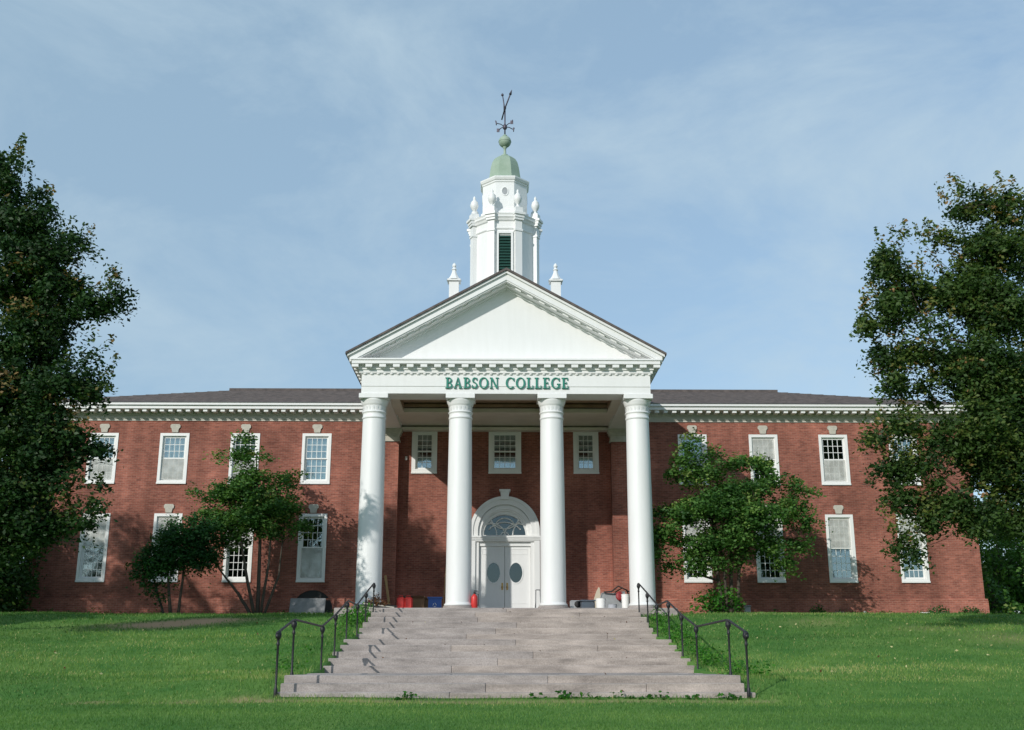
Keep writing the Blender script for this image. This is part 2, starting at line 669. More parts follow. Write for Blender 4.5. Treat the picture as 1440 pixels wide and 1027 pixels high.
def gz(x, y):
    x = np.asarray(x, float)
    y = np.asarray(y, float)
    far = np.clip((np.abs(x) - 5) / 8, 0, 1)
    bump_ = 0.05 * np.sin(x * 0.45 + 1.3) * np.sin(y * 0.6 + x * 0.11) + 0.025 * np.sin(x * 1.3 + y * 0.9)
    fade = np.clip((44 - y) / 4, 0, 1)
    z1 = np.interp(y, PX, PZ)
    z2 = np.interp(y + 0.6 * np.sin(x * 0.22), [-80, 0, 12, 19, 24, 30, 36.5, 39, 44.9, 1500], [-3, -1.6, -1.02, -0.70, -0.25, 0.60, 1.45, 1.62, 1.83, 2.0])
    return z1 * (1 - far) + z2 * far + bump_ * fade * (0.35 + 0.65 * far)


def ax(vals):
    return np.unique(np.round(np.concatenate(vals), 4))


xs = ax([-np.geomspace(26, 900, 16), np.geomspace(26, 900, 16), np.arange(-26, 26.01, 0.4), np.array([-5.75, -5.65, -4.22, -4.12, 4.12, 4.22, 5.65, 5.75])])
ys = ax([np.linspace(-80, 10, 10), np.arange(10, 46.5, 0.35), np.array([20.6, 20.7, 36.6, 36.7]), np.geomspace(47, 1200, 16)])
GX, GY = np.meshgrid(xs, ys)
GZ = gz(GX, GY)
under = ((np.abs(GX) <= 4.13) & (GY >= 20.68) & (GY < 38)) | ((np.abs(GX) <= 5.66) & (GY >= 36.68) & (GY < 46)) | ((np.abs(GX) < 19) & (GY > 45.5) & (GY < 56))
GZ = np.where(under, GZ - 0.75, GZ)
nx, ny = len(xs), len(ys)
idx = np.arange(nx * ny).reshape(ny, nx)
q = np.stack([idx[:-1, :-1], idx[:-1, 1:], idx[1:, 1:], idx[1:, :-1]], -1).reshape(-1, 4)
me = bpy.data.meshes.new('lawn')
me.from_pydata(np.stack([GX.ravel(), GY.ravel(), GZ.ravel()], 1).tolist(), [], q.tolist())
me.polygons.foreach_set('use_smooth', [True] * len(q))


def worn(x, y):
    """patches where the turf has gone: a bare tongue of soil before the left wing, scuffs at the foot of the stairs"""
    a = np.exp(-(((x + 10.2 - (y - 34.6) * 0.9) / 1.35) ** 2 + ((y - 34.8) / 1.5) ** 2) * 1.4) * 1.7
    b = 0.9 * np.exp(-(((y - 20.25) / 0.14) ** 2)) * (np.abs(x - 0.1) < 4.6)
    c_ = 0.0
    for (px, py, r_) in ((-7.1, 19.6, 0.30), (-5.75, 19.9, 0.28), (-4.75, 20.3, 0.35), (13.5, 30.0, 1.2), (16.0, 29.0, 1.0), (9.5, 34.5, 0.9), (12.0, 32.5, 0.7)):
        c_ = c_ + (0.8 if r_ < 0.5 else 0.28) * np.exp(-(((x - px) / r_) ** 2 + ((y - py) / r_) ** 2))
    return np.clip(a + b + c_, 0, 1)


at1 = me.attributes.new('worn', 'FLOAT', 'POINT')
at1.data.foreach_set('value', worn(GX, GY).ravel().astype(np.float32))
me.materials.append(M['turf'])
lawn = bpy.data.objects.new('lawn', me)
COL.objects.link(lawn)
tag(lawn, kind='structure')


# ------------------------------------------------------------------ leaves
def leaf_mesh(name, C, size, material, parent=None, tint=None, up=0.0, aspect=0.55, flat=0.5, loc=None, out=None):
    """C: n x 3 leaf centres; each leaf a folded four-cornered blade facing its own way"""
    n = len(C)
    a = rng.normal(size=(n, 3))
    a[:, 2] = a[:, 2] * flat - 0.15
    a /= np.linalg.norm(a, axis=1, keepdims=True) + 1e-9
    nrm = rng.normal(size=(n, 3)) * 0.75 + np.array([-0.1, -0.25, 0.75])
    if out is not None:
        on = out / (np.linalg.norm(out, axis=1, keepdims=True) + 1e-6)
        nrm = on * 1.0 + rng.normal(size=(n, 3)) * 0.38 + np.array([0, 0, 0.35])
    b = np.cross(nrm, a)
    b /= np.linalg.norm(b, axis=1, keepdims=True) + 1e-9
    s = (size * rng.uniform(0.65, 1.35, size=n))[:, None]
    nr = np.cross(a, b)
    p0 = C - a * s * 0.5
    p1 = C + b * s * 0.5 * aspect + nr * s * 0.10
    p2 = C + a * s * 0.5
    p3 = C - b * s * 0.5 * aspect + nr * s * 0.10
    V = np.stack([p0, p1, p2, p3], 1).reshape(-1, 3)
    base = np.zeros(3)
    if parent is not None:
        base = np.array(parent['_base'])
    elif loc is not None:
        base = np.array(loc)
    V = (V - base).astype(np.float32)
    me = bpy.data.meshes.new(name)
    me.vertices.add(4 * n)
    me.vertices.foreach_set('co', V.ravel())
    me.loops.add(4 * n)
    me.loops.foreach_set('vertex_index', np.arange(4 * n, dtype=np.int32))
    me.polygons.add(n)
    me.polygons.foreach_set('loop_start', np.arange(0, 4 * n, 4, dtype=np.int32))
    me.polygons.foreach_set('loop_total', np.full(n, 4, dtype=np.int32))
    me.update(calc_edges=True)
    at2 = me.attributes.new('tint', 'FLOAT', 'POINT')
    if tint is None:
        tint = rng.uniform(0, 0.8, n)
    at2.data.foreach_set('value', np.repeat(np.clip(tint, 0, 1), 4).astype(np.float32))
    me.materials.append(material)
    o = bpy.data.objects.new(name, me)
    if parent is not None:
        o.parent = parent
    else:
        o.location = base
    COL.objects.link(o)
    return o


def crown_points(blobs, dens, per, spread, shell=0.55, gaps=None, shoots=0):
    """blobs: (centre, radii); clusters of leaves spread through each blob, thicker towards its outside"""
    C = []
    T = []
    K = []
    O = []
    for (c, r, *o) in blobs:
        d = (o[0] if o else 1.0) * dens
        c = np.array(c)
        r = np.array(r)
        n = max(3, int(d * r[0] * r[1] * r[2] ** 0.8))
        u = rng.normal(size=(n, 3))
        u /= np.linalg.norm(u, axis=1, keepdims=True)
        rad = rng.uniform(0, 1, size=(n, 1)) ** (1 / 3)
        rad = shell + (1 - shell) * rad if False else np.maximum(rad, rng.uniform(0, 1, size=(n, 1)) * shell)
        cl = c + u * rad * r * (1 + 0.14 * rng.normal(size=(n, 1)))
        g_ = np.sin(cl[:, 0] * 2.3 + 1.1) + np.sin(cl[:, 1] * 2.0 + 0.5 * cl[:, 0]) + np.sin(cl[:, 2] * 2.9 + 0.7 * cl[:, 0]) + 0.6 * np.sin(cl[:, 0] * 5.1 + cl[:, 2] * 4.3)
        if gaps:
            cl = cl[g_ > gaps]
        if shoots and max(r) < 1.25:
            ex = []
            for q_ in range(shoots + int(max(r) * 2)):
                a_ = rng.uniform(0, 2 * np.pi)
                k_ = rng.uniform(0.2, 1.0)
                p_ = c + np.array([math.cos(a_) * r[0] * k_, math.sin(a_) * r[1] * k_, r[2] * math.sqrt(max(0.02, 1 - k_ * k_))])
                hh = rng.uniform(0.35, 0.9)
                for e_ in np.arange(0.1, hh, 0.13):
                    ex.append(np.append(p_ + np.array([math.cos(a_) * 0.25 * e_, math.sin(a_) * 0.25 * e_, e_ * 0.9]), 1 - e_ / hh))
            for e_ in ex:
                m_ = int(4 + 7 * e_[3])
                h_ = rng.normal(size=(m_, 3)) * (0.04 + 0.06 * e_[3])
                C.append(e_[:3] + h_)
                O.append(h_)
                T.append(np.clip(rng.uniform(0.35, 1.05) + rng.normal(size=m_) * 0.08, 0, 1))
        for k in cl:
            m = int(per * rng.uniform(0.5, 1.5))
            sp = spread * rng.uniform(0.6, 1.4)
            g = np.clip(rng.normal(size=(m, 3)), -1.9, 1.9) * np.array([sp, sp, sp * 0.62])
            g[:, 2] -= 0.25 * (g[:, 0] ** 2 + g[:, 1] ** 2) / max(sp, 0.05)
            C.append(k + g)
            O.append(g * np.array([1, 1, 1.6]) / sp * 0.75 + (k - c) / r * 0.55)
            base = rng.uniform(0.0, 0.62) + (0.38 if rng.uniform() < 0.10 else 0)
            T.append(np.clip(base + rng.normal(size=m) * 0.07, 0, 1))
            K.append(k)
    return np.concatenate(C), np.concatenate(T), K, np.concatenate(O)


def limb(mb, a, b, r0, r1, sag=0.12, seg=5, n=5):
    a = Vector(a)
    b = Vector(b)
    d = b - a
    pts = []
    ln = d.length
    off = Vector((rnd.uniform(-1, 1), rnd.uniform(-1, 1), rnd.uniform(0.0, 1))) * ln * sag
    for i in range(n + 1):
        t = i / n
        pts.append(a + d * t + off * (math.sin(math.pi * t)) * (0.6 + 0.4 * t) + Vector((rnd.uniform(-1, 1), rnd.uniform(-1, 1), rnd.uniform(-1, 1))) * ln * 0.012)
    mb.tube(pts, [r0 + (r1 - r0) * (i / n) ** 0.8 for i in range(n + 1)], seg)
    return pts


def tree(name, label, cat, base, stems, blobs, lmat, lsize, dens, per, spread, bark='bark', twig_frac=0.35, group=None, trunk_name='trunk', flat=0.5, gaps=None, shoots=0):
    """stems: list of (points, radii) trunk polylines; blobs hang on limbs that leave the nearest trunk point"""
    t = thing(name, label, cat, base, group)
    tr = MB()
    spts = []
    for (pts, rad) in stems:
        pts = [Vector(p) for p in pts]
        sm_p, sm_r = [], []
        for i in range(len(pts) - 1):
            for k in range(4):
                u = k / 4
                sm_p.append(pts[i].lerp(pts[i + 1], u) + Vector((rnd.uniform(-1, 1), rnd.uniform(-1, 1), 0)) * rad[i] * 0.15)
                sm_r.append(rad[i] * (1 - u) + rad[i + 1] * u)
        sm_p.append(pts[-1])
        sm_r.append(rad[-1])
        tr.tube(sm_p, sm_r, 9)
        spts += list(zip(sm_p, sm_r))
    tr.build(trunk_name, M[bark], t)
    C, T, K, OO = crown_points(blobs, dens, per, spread, gaps=gaps, shoots=shoots)
    br = MB()
    nodes = [(p, r) for p, r in spts]
    order = sorted(blobs, key=lambda b_: min((Vector(b_[0]) - q_[0]).length for q_ in spts))
    for (c, r, *o) in order:
        c = Vector(c)
        cand = [s_ for s_ in nodes if s_[1] > 0.012] or spts
        s_ = min(cand, key=lambda q_: (q_[0] - c).length + 0.9 * max(0, q_[0].z - c.z + 0.3))
        ln = (s_[0] - c).length
        r0 = max(0.012, min(s_[1] * 0.75, 0.02 + ln * 0.014))
        pts = limb(br, s_[0], c, r0, r0 * 0.5, 0.10)
        for k_, p_ in enumerate(pts[2:]):
            nodes.append((p_, r0 * (0.8 - 0.1 * k_)))
        mine = [k for k in K if (Vector(k) - c).length < max(r) * 1.25]
        rnd.shuffle(mine)
        for k in mine[:int(len(mine) * twig_frac) + 2]:
            p = pts[rnd.choice([2, 3, 4, 5])]
            limb(br, p, k, r0 * 0.35, 0.006, 0.10, 4, 3)
    br.build('branches', M[bark], t)
    print(name, len(C))
    leaf_mesh('crown', C, lsize, lmat, t, T, flat=flat, out=OO)
    return t


# ------------------------------------------------------------------ the building
DW, DR = 44.9, 45.4           # front of the wings, wall behind the porch
BZ = 1.75                      # porch floor
bld = thing('college_building', 'long two-storey red brick building with a white columned portico, pediment and steeple', 'building', (0, 45, 1.8))


def wall_with_holes(mb, x0, x1, z0, z1, y, holes, depth=0.28):
    xs_ = sorted({x0, x1, *[h[0] for h in holes], *[h[1] for h in holes]})
    zs_ = sorted({z0, z1, *[h[2] for h in holes], *[h[3] for h in holes]})
    for i in range(len(xs_) - 1):
        for k in range(len(zs_) - 1):
            xm, zm = (xs_[i] + xs_[i + 1]) / 2, (zs_[k] + zs_[k + 1]) / 2
            if any(h[0] < xm < h[1] and h[2] < zm < h[3] for h in holes):
                continue
            mb.poly([(xs_[i], y, zs_[k]), (xs_[i + 1], y, zs_[k]), (xs_[i + 1], y, zs_[k + 1]), (xs_[i], y, zs_[k + 1])], [(0, 1, 2, 3)])
    for (a, b, c, d) in holes:
        y1 = y + depth
        mb.poly([(a, y, c), (a, y1, c), (a, y1, d), (a, y, d)], [(0, 1, 2, 3)])
        mb.poly([(b, y, c), (b, y, d), (b, y1, d), (b, y1, c)], [(0, 1, 2, 3)])
        mb.poly([(a, y, c), (b, y, c), (b, y1, c), (a, y1, c)], [(0, 1, 2, 3)])
        mb.poly([(a, y, d), (a, y1, d), (b, y1, d), (b, y, d)], [(0, 1, 2, 3)])


WX = [7.8, 10.76, 13.68, 16.6]
WU, WL = (7.10, 9.20), (3.14, 5.87)
HW = 0.60
wl = MB()
for s in (-1, 1):
    holes = []
    for x in WX:
        for (a, b) in (WU, WL):
            holes.append((s * x - HW + 0.04, s * x + HW - 0.04, a + 0.04, b - 0.04))
    X0, X1 = (4.4, 19.33) if s > 0 else (-19.33, -4.4)
    wall_with_holes(wl, X0, X1, 1.5, 9.76, DW, holes)
    # end wall, back wall
    e = s * 19.33
    wl.poly([(e, DW, 1.5), (e, DW + 12.5, 1.5), (e, DW + 12.5, 9.76), (e, DW, 9.76)], [(0, 1, 2, 3) if s > 0 else (3, 2, 1, 0)])
    # return between the pilaster plane and the recessed wall
    wl.poly([(s * 4.4, DW, 1.5), (s * 4.4, DR + 0.002, 1.5), (s * 4.4, DR + 0.002, 9.9), (s * 4.4, DW, 9.9)], [(0, 1, 2, 3)])
wl.poly([(-19.33, DW + 12.5, 1.5), (19.33, DW + 12.5, 1.5), (19.33, DW + 12.5, 9.76), (-19.33, DW + 12.5, 9.76)], [(3, 2, 1, 0)])
PW = [(-3.37, 0.53), (0.0, 0.68), (3.40, 0.53)]
ph = [(c - h + 0.04, c + h - 0.04, 7.67, 9.46) for c, h in PW] + [(-1.07, 1.07, 1.5, 6.1)]
wall_with_holes(wl, -4.4, 4.4, 1.5, 9.9, DR, ph)
wl.build('brick_wall', M['brick'], bld)
for s in (-1, 1):
    pl = MB()
    a, b = sorted((s * 5.45, s * 19.42))
    pl.box(a, b, DW - 0.09, DW + 0.01, 1.4, 2.42)
    pl.box(a + 0.02, b - 0.02, DW - 0.10, DW + 0.01, 2.42, 2.49)
    a, b = sorted((s * 19.32, s * 19.42))
    pl.box(a, b, DW + 0.011, DW + 12.5, 1.4, 2.42)
    pl.build('brick_plinth', M['brick2'], bld)
#                                      # thin belt line of brick between the floors
for s in (-1, 1):
    bc = MB()
    a, b = sorted((s * 5.35, s * 19.34))
    bc.box(a, b, DW - 0.006, DW + 0.01, 6.32, 6.39)
    bc.build('belt_course', M['brick'], bld)
# closed dark inside, so that the windows look into rooms
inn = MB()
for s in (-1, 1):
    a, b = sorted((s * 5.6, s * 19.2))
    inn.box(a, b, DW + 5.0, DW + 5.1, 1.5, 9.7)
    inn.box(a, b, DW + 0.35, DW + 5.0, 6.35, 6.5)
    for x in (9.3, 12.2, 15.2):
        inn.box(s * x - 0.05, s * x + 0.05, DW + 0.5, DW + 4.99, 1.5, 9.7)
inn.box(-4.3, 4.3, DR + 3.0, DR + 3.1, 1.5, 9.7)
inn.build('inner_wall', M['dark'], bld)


def ring(mb, x0, x1, z0, z1, t, y0, y1, tb=None):
    tb = tb or t
    mb.box(x0, x0 + t, y0, y1, z0, z1)
    mb.box(x1 - t, x1, y0, y1, z0, z1)
    mb.box(x0 + t, x1 - t, y0 + 0.001, y1, z1 - t, z1)
    mb.box(x0 + t, x1 - t, y0 + 0.001, y1, z0, z0 + tb)


def sash(mb, x0, x1, z0, z1, y, cols, rows, fr=0.05, mu=0.02):
    ring(mb, x0, x1, z0, z1, fr, y, y + 0.04)
    for i in range(1, cols):
        x = x0 + fr + (x1 - x0 - 2 * fr) * i / cols
        mb.box(x - mu / 2, x + mu / 2, y + 0.006, y + 0.034, z0 + fr, z1 - fr)
    for i in range(1, rows):
        z = z0 + fr + (z1 - z0 - 2 * fr) * i / rows
        mb.box(x0 + fr, x1 - fr, y + 0.009, y + 0.031, z - mu / 2, z + mu / 2)


def window(cx, y, z0, z1, hw, cols, rows, cas=0.115, key=None, blind=None, keymat='stone', low_blind=None, screen=None):
    w_ = MB()
    ring(w_, cx - hw, cx + hw, z0, z1, cas, y - 0.025, y + 0.06, cas + 0.01)
    ring(w_, cx - hw + cas, cx + hw - cas, z0 + cas, z1 - cas, 0.03, y + 0.03, y + 0.16)
    f = w_.build('window', M['whitew'], bld)
    sl_ = MB()
    sl_.bbox(cx - hw - 0.01, cx + hw + 0.01, y - 0.06, y - 0.026, z0 - 0.02, z0 + 0.05, 0.008)
    sl_.build('sill', M['whitew'], f)
    a, b = cx - hw + cas + 0.03, cx + hw - cas - 0.03
    zb, zt = z0 + cas + 0.04, z1 - cas - 0.03
    zm = (zb + zt) / 2
    s1 = MB()
    sash(s1, a, b, zm - 0.02, zt, y + 0.07, cols, rows)
    s1.build('upper_sash', M['whitew'], f)
    s2 = MB()
    sash(s2, a, b, zb, zm + 0.02, y + 0.115, cols, rows)
    s2.build('lower_sash', M['whitew'], f)
    g = MB()
    g.box(a + 0.04, b - 0.04, y + 0.088, y + 0.092, zm + 0.02, zt - 0.04)
    g.box(a + 0.04, b - 0.04, y + 0.133, y + 0.137, zb + 0.04, zm - 0.02)
    g.build('pane', M['glass'], f)
    if screen:
        sc = MB()
        z_a, z_b = (zm + 0.02, zt) if screen == 'u' else (zb, zm)
        sc.box(a, b, y + 0.045, y + 0.048, z_a + 0.02, z_b - 0.02)
        sc.build('insect_screen', M['screen'], f)
    if blind:
        bl = MB()
        zlow = zt - (zt - zb) * blind
        nsl = max(3, int((zt - zlow) / 0.05))
        for i in range(nsl):
            zz = zt - (i + 0.5) * (zt - zlow) / nsl
            bl.poly([(a, y + 0.19, zz - 0.026), (b, y + 0.19, zz - 0.026), (b, y + 0.215, zz + 0.022), (a, y + 0.215, zz + 0.022)], [(0, 1, 2, 3)])
        bl.box(a, b, y + 0.18, y + 0.22, zlow - 0.03, zlow)
        bl.build('blind', M['blind'], f)
    if low_blind:
        cu = MB()
        n = 14
        for i in range(n):
            xa = a + (b - a) * i / n
            xb = a + (b - a) * (i + 1) / n
            ya, yb = y + 0.26 + 0.03 * (i % 2), y + 0.26 + 0.03 * ((i + 1) % 2)
            cu.poly([(xa, ya, zb), (xb, yb, zb), (xb, yb, zb + (zt - zb) * low_blind), (xa, ya, zb + (zt - zb) * low_blind)], [(0, 1, 2, 3)])
        cu.build('curtain', M['curtain'], f)
    if key:
        k = MB()
        zk, hk = z1 + 0.03, key
        k.ext([(cx - 0.12, zk), (cx + 0.12, zk), (cx + 0.15, zk + 0.16), (cx + 0.20, zk + 0.2), (cx + 0.205, zk + hk - 0.02), (cx + 0.15, zk + hk + 0.03), (cx - 0.15, zk + hk + 0.03), (cx - 0.205, zk + hk - 0.02), (cx - 0.20, zk + 0.2), (cx - 0.15, zk + 0.16)], y - 0.05, y + 0.01)
        k.build('keystone', M[keymat], f)
    return f


SC_U = {-13.68: 'l', -10.76: 'l', -16.6: 'l', 10.76: 'u', 13.68: 'l', 7.8: 'l'}
SC_L = {-16.6: 'u', -13.68: 'u', -10.76: 'u', -7.8: 'l', 13.68: 'u', 16.6: 'u', 7.8: 'u', 10.76: 'u'}
BL_U = {-16.6: (0.95, 0), -13.68: (0.5, 0.4), -10.76: (0.45, 0.45), -7.8: (0.98, 0), 7.8: (0.5, 0), 10.76: (0.45, 0), 13.68: (0, 0.5), 16.6: (0.5, 0)}
BL_L = {-16.6: (0.48, 0), -13.68: (0.9, 0), -10.76: (0.45, 0), -7.8: (0, 0.5), 7.8: (0.5, 0), 10.76: (0.4, 0), 13.68: (0.5, 0), 16.6: (0.5, 0)}
for s in (-1, 1):
    for x in WX:
        c = s * x
        u, l_ = BL_U[c], BL_L[c]
        window(c, DW, WU[0], WU[1], HW, 4, 3, key=0.32, blind=u[0], low_blind=u[1], screen=SC_U.get(c))
        window(c, DW, WL[0], WL[1], HW - 0.03, 4, 4, key=0.32, blind=l_[0], low_blind=l_[1], screen=SC_L.get(c))
for c, h in PW:
    window(c, DR, 7.63, 9.50, h, 4 if h > 0.6 else 3, 3, cas=0.16, blind=0.42, low_blind=0.3)

# wing cornices: frieze, modillions, fascia, eave gutter
for s in (-1, 1):
    cn = MB()
    fz = MB()

    def bx(x0, x1, *a_):
        x0, x1 = sorted((s * x0, s * x1))
        cn.box(x0, x1, *a_)
    a, b = sorted((s * 5.3, s * 19.37))
    fz.box(a, b, DW - 0.04, DW + 0.2, 9.72, 9.80)
    fz.box(a, b, DW - 0.07, DW + 0.2, 9.80, 9.94)
    fz.box(a, b, DW - 0.10, DW + 0.2, 9.94, 10.119)
    fz.build('frieze', M['cream'], bld)
    bx(5.3, 19.80, DW - 0.60, DW + 0.2, 10.12, 10.26)
    bx(5.3, 19.88, DW - 0.68, DW + 0.2, 10.26, 10.36)
    x = 5.5
    while x < 19.6:
        bx(x, x + 0.17, DW - 0.53, DW - 0.101, 10.01, 10.119)
        x += 0.357 
    # end-wall return
    for (xo, z0, z1) in ((0.05, 9.72, 9.98), (0.47, 10.12, 10.26), (0.55, 10.26, 10.36)):
        a, b = sorted((s * 19.2, s * (19.33 + xo)))
        cn.box(a, b, DW + 0.201, DW + 12.7, z0, z1)
    cn.build('cornice', M['white'], bld)

# hipped wing roof: a long body with a low ridge
rf = MB()
E0, E1, ER = DW - 0.72, DW + 13.2, 51.2
zE, zR = 10.365, 12.58
XE, XR = 19.95, 13.1
P = [(-XE, E0, zE), (XE, E0, zE), (XE, E1, zE), (-XE, E1, zE), (-XR, ER, zR), (XR, ER, zR)]
rf.poly(P, [(0, 1, 5, 4), (1, 2, 5), (2, 3, 4, 5), (3, 0, 4), (3, 2, 1, 0)])
rf.box(-XR, XR, ER - 0.22, ER + 0.22, zR - 0.08, zR + 0.06)
# shingle courses standing a little proud so that the slope is not one flat face
for k in range(1, 16):
    t = k / 16
    ya, za = E0 + (ER - E0) * t, zE + (zR - zE) * t
    xa = XE + (XR - XE) * t
    rf.box(-xa, xa, ya - 0.02, ya + 0.30, za - 0.05, za + 0.012)
rf.build('roof', M['slate'], bld)

# ---- portico
PE = 38.6            # face of the entablature
PH = 5.23
COLX = [-4.78, -1.65, 1.66, 4.78]
for cx in COLX:
    rb, rt_ = 0.448, 0.412
    c = MB()
    prof = []
    for i in range(15):
        t = i / 14
        prof.append((rb + (rt_ - rb) * t ** 1.7, 2.02 + (8.52 - 2.02) * t))
    c.lathe(prof, 40, (cx, 39.06, 0), capb=False, capt=False)
    col_o = c.build('column', M['white'], bld)
    b = MB()
    b.lathe([(0.47, 1.90), (0.495, 1.92), (0.50, 1.95), (0.485, 1.975), (0.46, 1.995), (0.449, 2.03)], 40, (cx, 39.06, 0))
    b.build('base', M['white'], col_o)
    d = MB()
    d.lathe([(0.535, 1.74), (0.535, 1.87), (0.52, 1.899)], 32, (cx, 39.06, 0), smooth=False)
    d.build('plinth', M['granite'], col_o)
    k = MB()
    k.lathe([(0.412, 8.50), (0.432, 8.53), (0.438, 8.56), (0.430, 8.59), (0.414, 8.61), (0.414, 8.69), (0.418, 8.72), (0.448, 8.735), (0.452, 8.765), (0.425, 8.79),
             (0.415, 8.80), (0.415, 8.98), (0.425, 9.00), (0.455, 9.03), (0.462, 9.07), (0.485, 9.12), (0.505, 9.18), (0.51, 9.225)], 40, (cx, 39.06, 0))
    k.bbox(cx - 0.525, cx + 0.525, 38.535, 39.585, 9.226, 9.392, 0.012)
    # palm-leaf carving round the neck
    for i in range(20):
        a = 2 * math.pi * i / 20
        Mx = Matrix.Translation((cx, 39.06, 8.81)) @ Matrix.Rotation(a, 4, 'Z')
        k.ext([(-0.045, 0), (0.045, 0), (0.05, 0.11), (0.0, 0.17), (-0.05, 0.11)], -0.46, -0.43) if False else k.poly(
            [Mx @ Vector(v_) for v_ in ((0.417, -0.04, 0), (0.417, 0.04, 0), (0.43, 0.045, 0.1), (0.45, 0, 0.17), (0.43, -0.045, 0.1))], [(0, 1, 2, 3, 4)])
    k.build('capital', M['white'], col_o)

en = MB()
BD = 0.92       # beam depth front to back
en.box(-PH, PH, PE, PE + BD, 9.394, 9.66)                       # architrave
en.box(-PH + 0.0, PH - 0.0, PE - 0.022, PE + BD, 9.66, 10.10)
for s in (-1, 1):
    a, b = sorted((s * PH, s * (PH - BD)))
    en.box(a, b, PE + BD, DW + 0.02, 9.394, 9.66)
    a, b = sorted((s * (PH + 0.022), s * (PH - BD)))
    en.box(a, b, PE + BD, DW + 0.02, 9.66, 10.10)
en.build('entablature', M['white'], bld)


def cornice_run(mb, off0, z0, z1):
    """a moulding that goes round the three sides of the portico, off0 proud of the entablature"""
    mb.box(-PH - off0, PH + off0, PE - off0, PE + 0.45, z0, z1)
    for s in (-1, 1):
        a, b = sorted((s * (PH + off0), s * (PH - 0.3)))
        mb.box(a, b, PE + 0.45, DW + 0.015, z0, z1)


pc = MB()
cornice_run(pc, 0.04, 10.10, 10.14)
# egg-and-dart band: small rounded drops
x = -PH
while x < PH - 0.1:
    pc.lathe([(0.02, 0), (0.075, 0.03), (0.085, 0.075)], 8, (x + 0.12, PE - 0.005, 10.06), M=None)
    x += 0.24
cornice_run(pc, 0.09, 10.14, 10.26)
cornice_run(pc, 0.13, 10.26, 10.31)
cornice_run(pc, 0.34, 10.43, 10.56)
cornice_run(pc, 0.38, 10.56, 10.62)
for k in range(23):
    x = -5.57 + k * (10.9 / 22)
    pc.box(x, x + 0.24, PE - 0.31, PE - 0.101, 10.311, 10.429)
for s in (-1, 1):
    y = PE + 0.1
    while y < DW - 0.3:
        a, b = sorted((s * (PH + 0.31), s * (PH + 0.1)))
        pc.box(a, b, y, y + 0.24, 10.31, 10.429)
        y += 0.4848
    a, b = sorted((s * (PH + 0.10), s * (PH - 0.2)))
    pc.box(a, b, PE + 0.301, DW + 0.01, 10.311, 10.43)
pc.box(-PH - 0.1, PH + 0.1, PE - 0.10, PE + 0.3, 10.3105, 10.4295)
pc.build('horizontal_cornice', M['white'], bld)

AP, TIP, TZ = 13.98, 5.70, 10.80
SL = (AP - TZ) / TIP
# tympanum of flush boards
ty = MB()
ty.ext([(-5.2, 10.60), (5.2, 10.60), (0, 13.70)], PE + 0.38, PE + 0.5)
ty.build('tympanum', M['white'], bld)
rk = MB()


def rake(y0, y1, t0, t1, hx=TIP):
    """a sloping band t0..t1 below the roof line, both slopes, from y0 to y1"""
    for s in (-1, 1):
        o0 = [(0, AP - t0), (s * hx, AP - t0 - SL * hx), (s * hx, AP - t1 - SL * hx), (0, AP - t1)]
        rk.ext(o0, y0, y1)


rake(38.22, PE + 0.52, 0.0, 0.09, 5.74)
rake(38.30, PE + 0.52, 0.09, 0.33, 5.66)
rake(38.34, PE + 0.52, 0.33, 0.38, 5.45)
rake(PE - 0.02, PE + 0.51, 0.38, 0.43, 5.1)
rake(PE + 0.28, PE + 0.50, 0.43, 0.50, 4.95)
for s in (-1, 1):
    x = 0.33
    while x < 4.8:
        for xa in (s * x,):
            zt = AP - 0.381 - SL * abs(xa)
            xb = xa + s * 0.21
            zb = AP - 0.381 - SL * abs(xb)
            pts = [(xa, zt), (xb, zb), (xb, zb - 0.075), (xa, zt - 0.075)]
            rk.ext(pts, 38.47, PE - 0.025)
        x += 0.4848 * math.cos(math.atan(SL)) * 1.03
rk.build('raking_cornice', M['white'], bld)
# eave ends: crown moulding along the sides of the porch roof
ev = MB()
for s in (-1, 1):
    a, b = sorted((s * 5.3, s * 5.70))
    ev.box(a, b, PE + 0.21, DW + 0.012, 10.625, 10.76)
ev.build('eave_board', M['white'], bld)
pr_ = MB()
for s in (-1, 1):
    q0 = [(0, AP + 0.005), (s * 5.80, AP + 0.005 - SL * 5.80), (s * 5.80, AP + 0.085 - SL * 5.80), (0, AP + 0.10)]
    pr_.ext(q0, 38.16, 50.5)
pr_.build('portico_roof', M['slate'], bld)
gb = MB()
gb.ext([(-5.4, 10.6), (5.4, 10.6), (0, 13.6)], 50.2, 50.4)
gb.build('back_gable', M['white'], bld)

# porch ceiling: rails at the soffit level with sunken brown coffers between the columns
ce = MB()
XI = PH - BD
edges = [-XI, -1.95, -1.35, 1.35, 1.95, XI]
y0c, y1c = 39.75, 41.8
ce.box(-XI, XI, PE + BD, y0c, 9.42, 9.5)
ce.box(-XI, XI, y1c, DR, 9.58, 9.66)
ce.box(-XI, XI, y1c, y1c + 0.5, 9.42, 9.579)
for (a, b) in ((-XI, -XI + 0.35), (-1.95, -1.35), (1.35, 1.95), (XI - 0.35, XI)):
    ce.box(a, b, y0c, y1c, 9.42, 9.5)
ce.build('porch_ceiling', M['soffit'], bld)
cf = MB()
for (a, b) in ((-XI + 0.35, -1.95), (-1.35, 1.35), (1.95, XI - 0.35)):
    cf.box(a, b, y0c, y1c, 9.78, 9.83)
    cf.box(a, b, y0c - 0.03, y0c, 9.5, 9.78)
    cf.box(a, b, y1c, y1c + 0.03, 9.58, 9.78)
    cf.box(a - 0.03, a, y0c, y1c, 9.5, 9.78)
    cf.box(b, b + 0.03, y0c, y1c, 9.5, 9.78)
    ring_ = MB()
    cf.box(a, b, y1c - 0.12, y1c - 0.001, 9.62, 9.72)
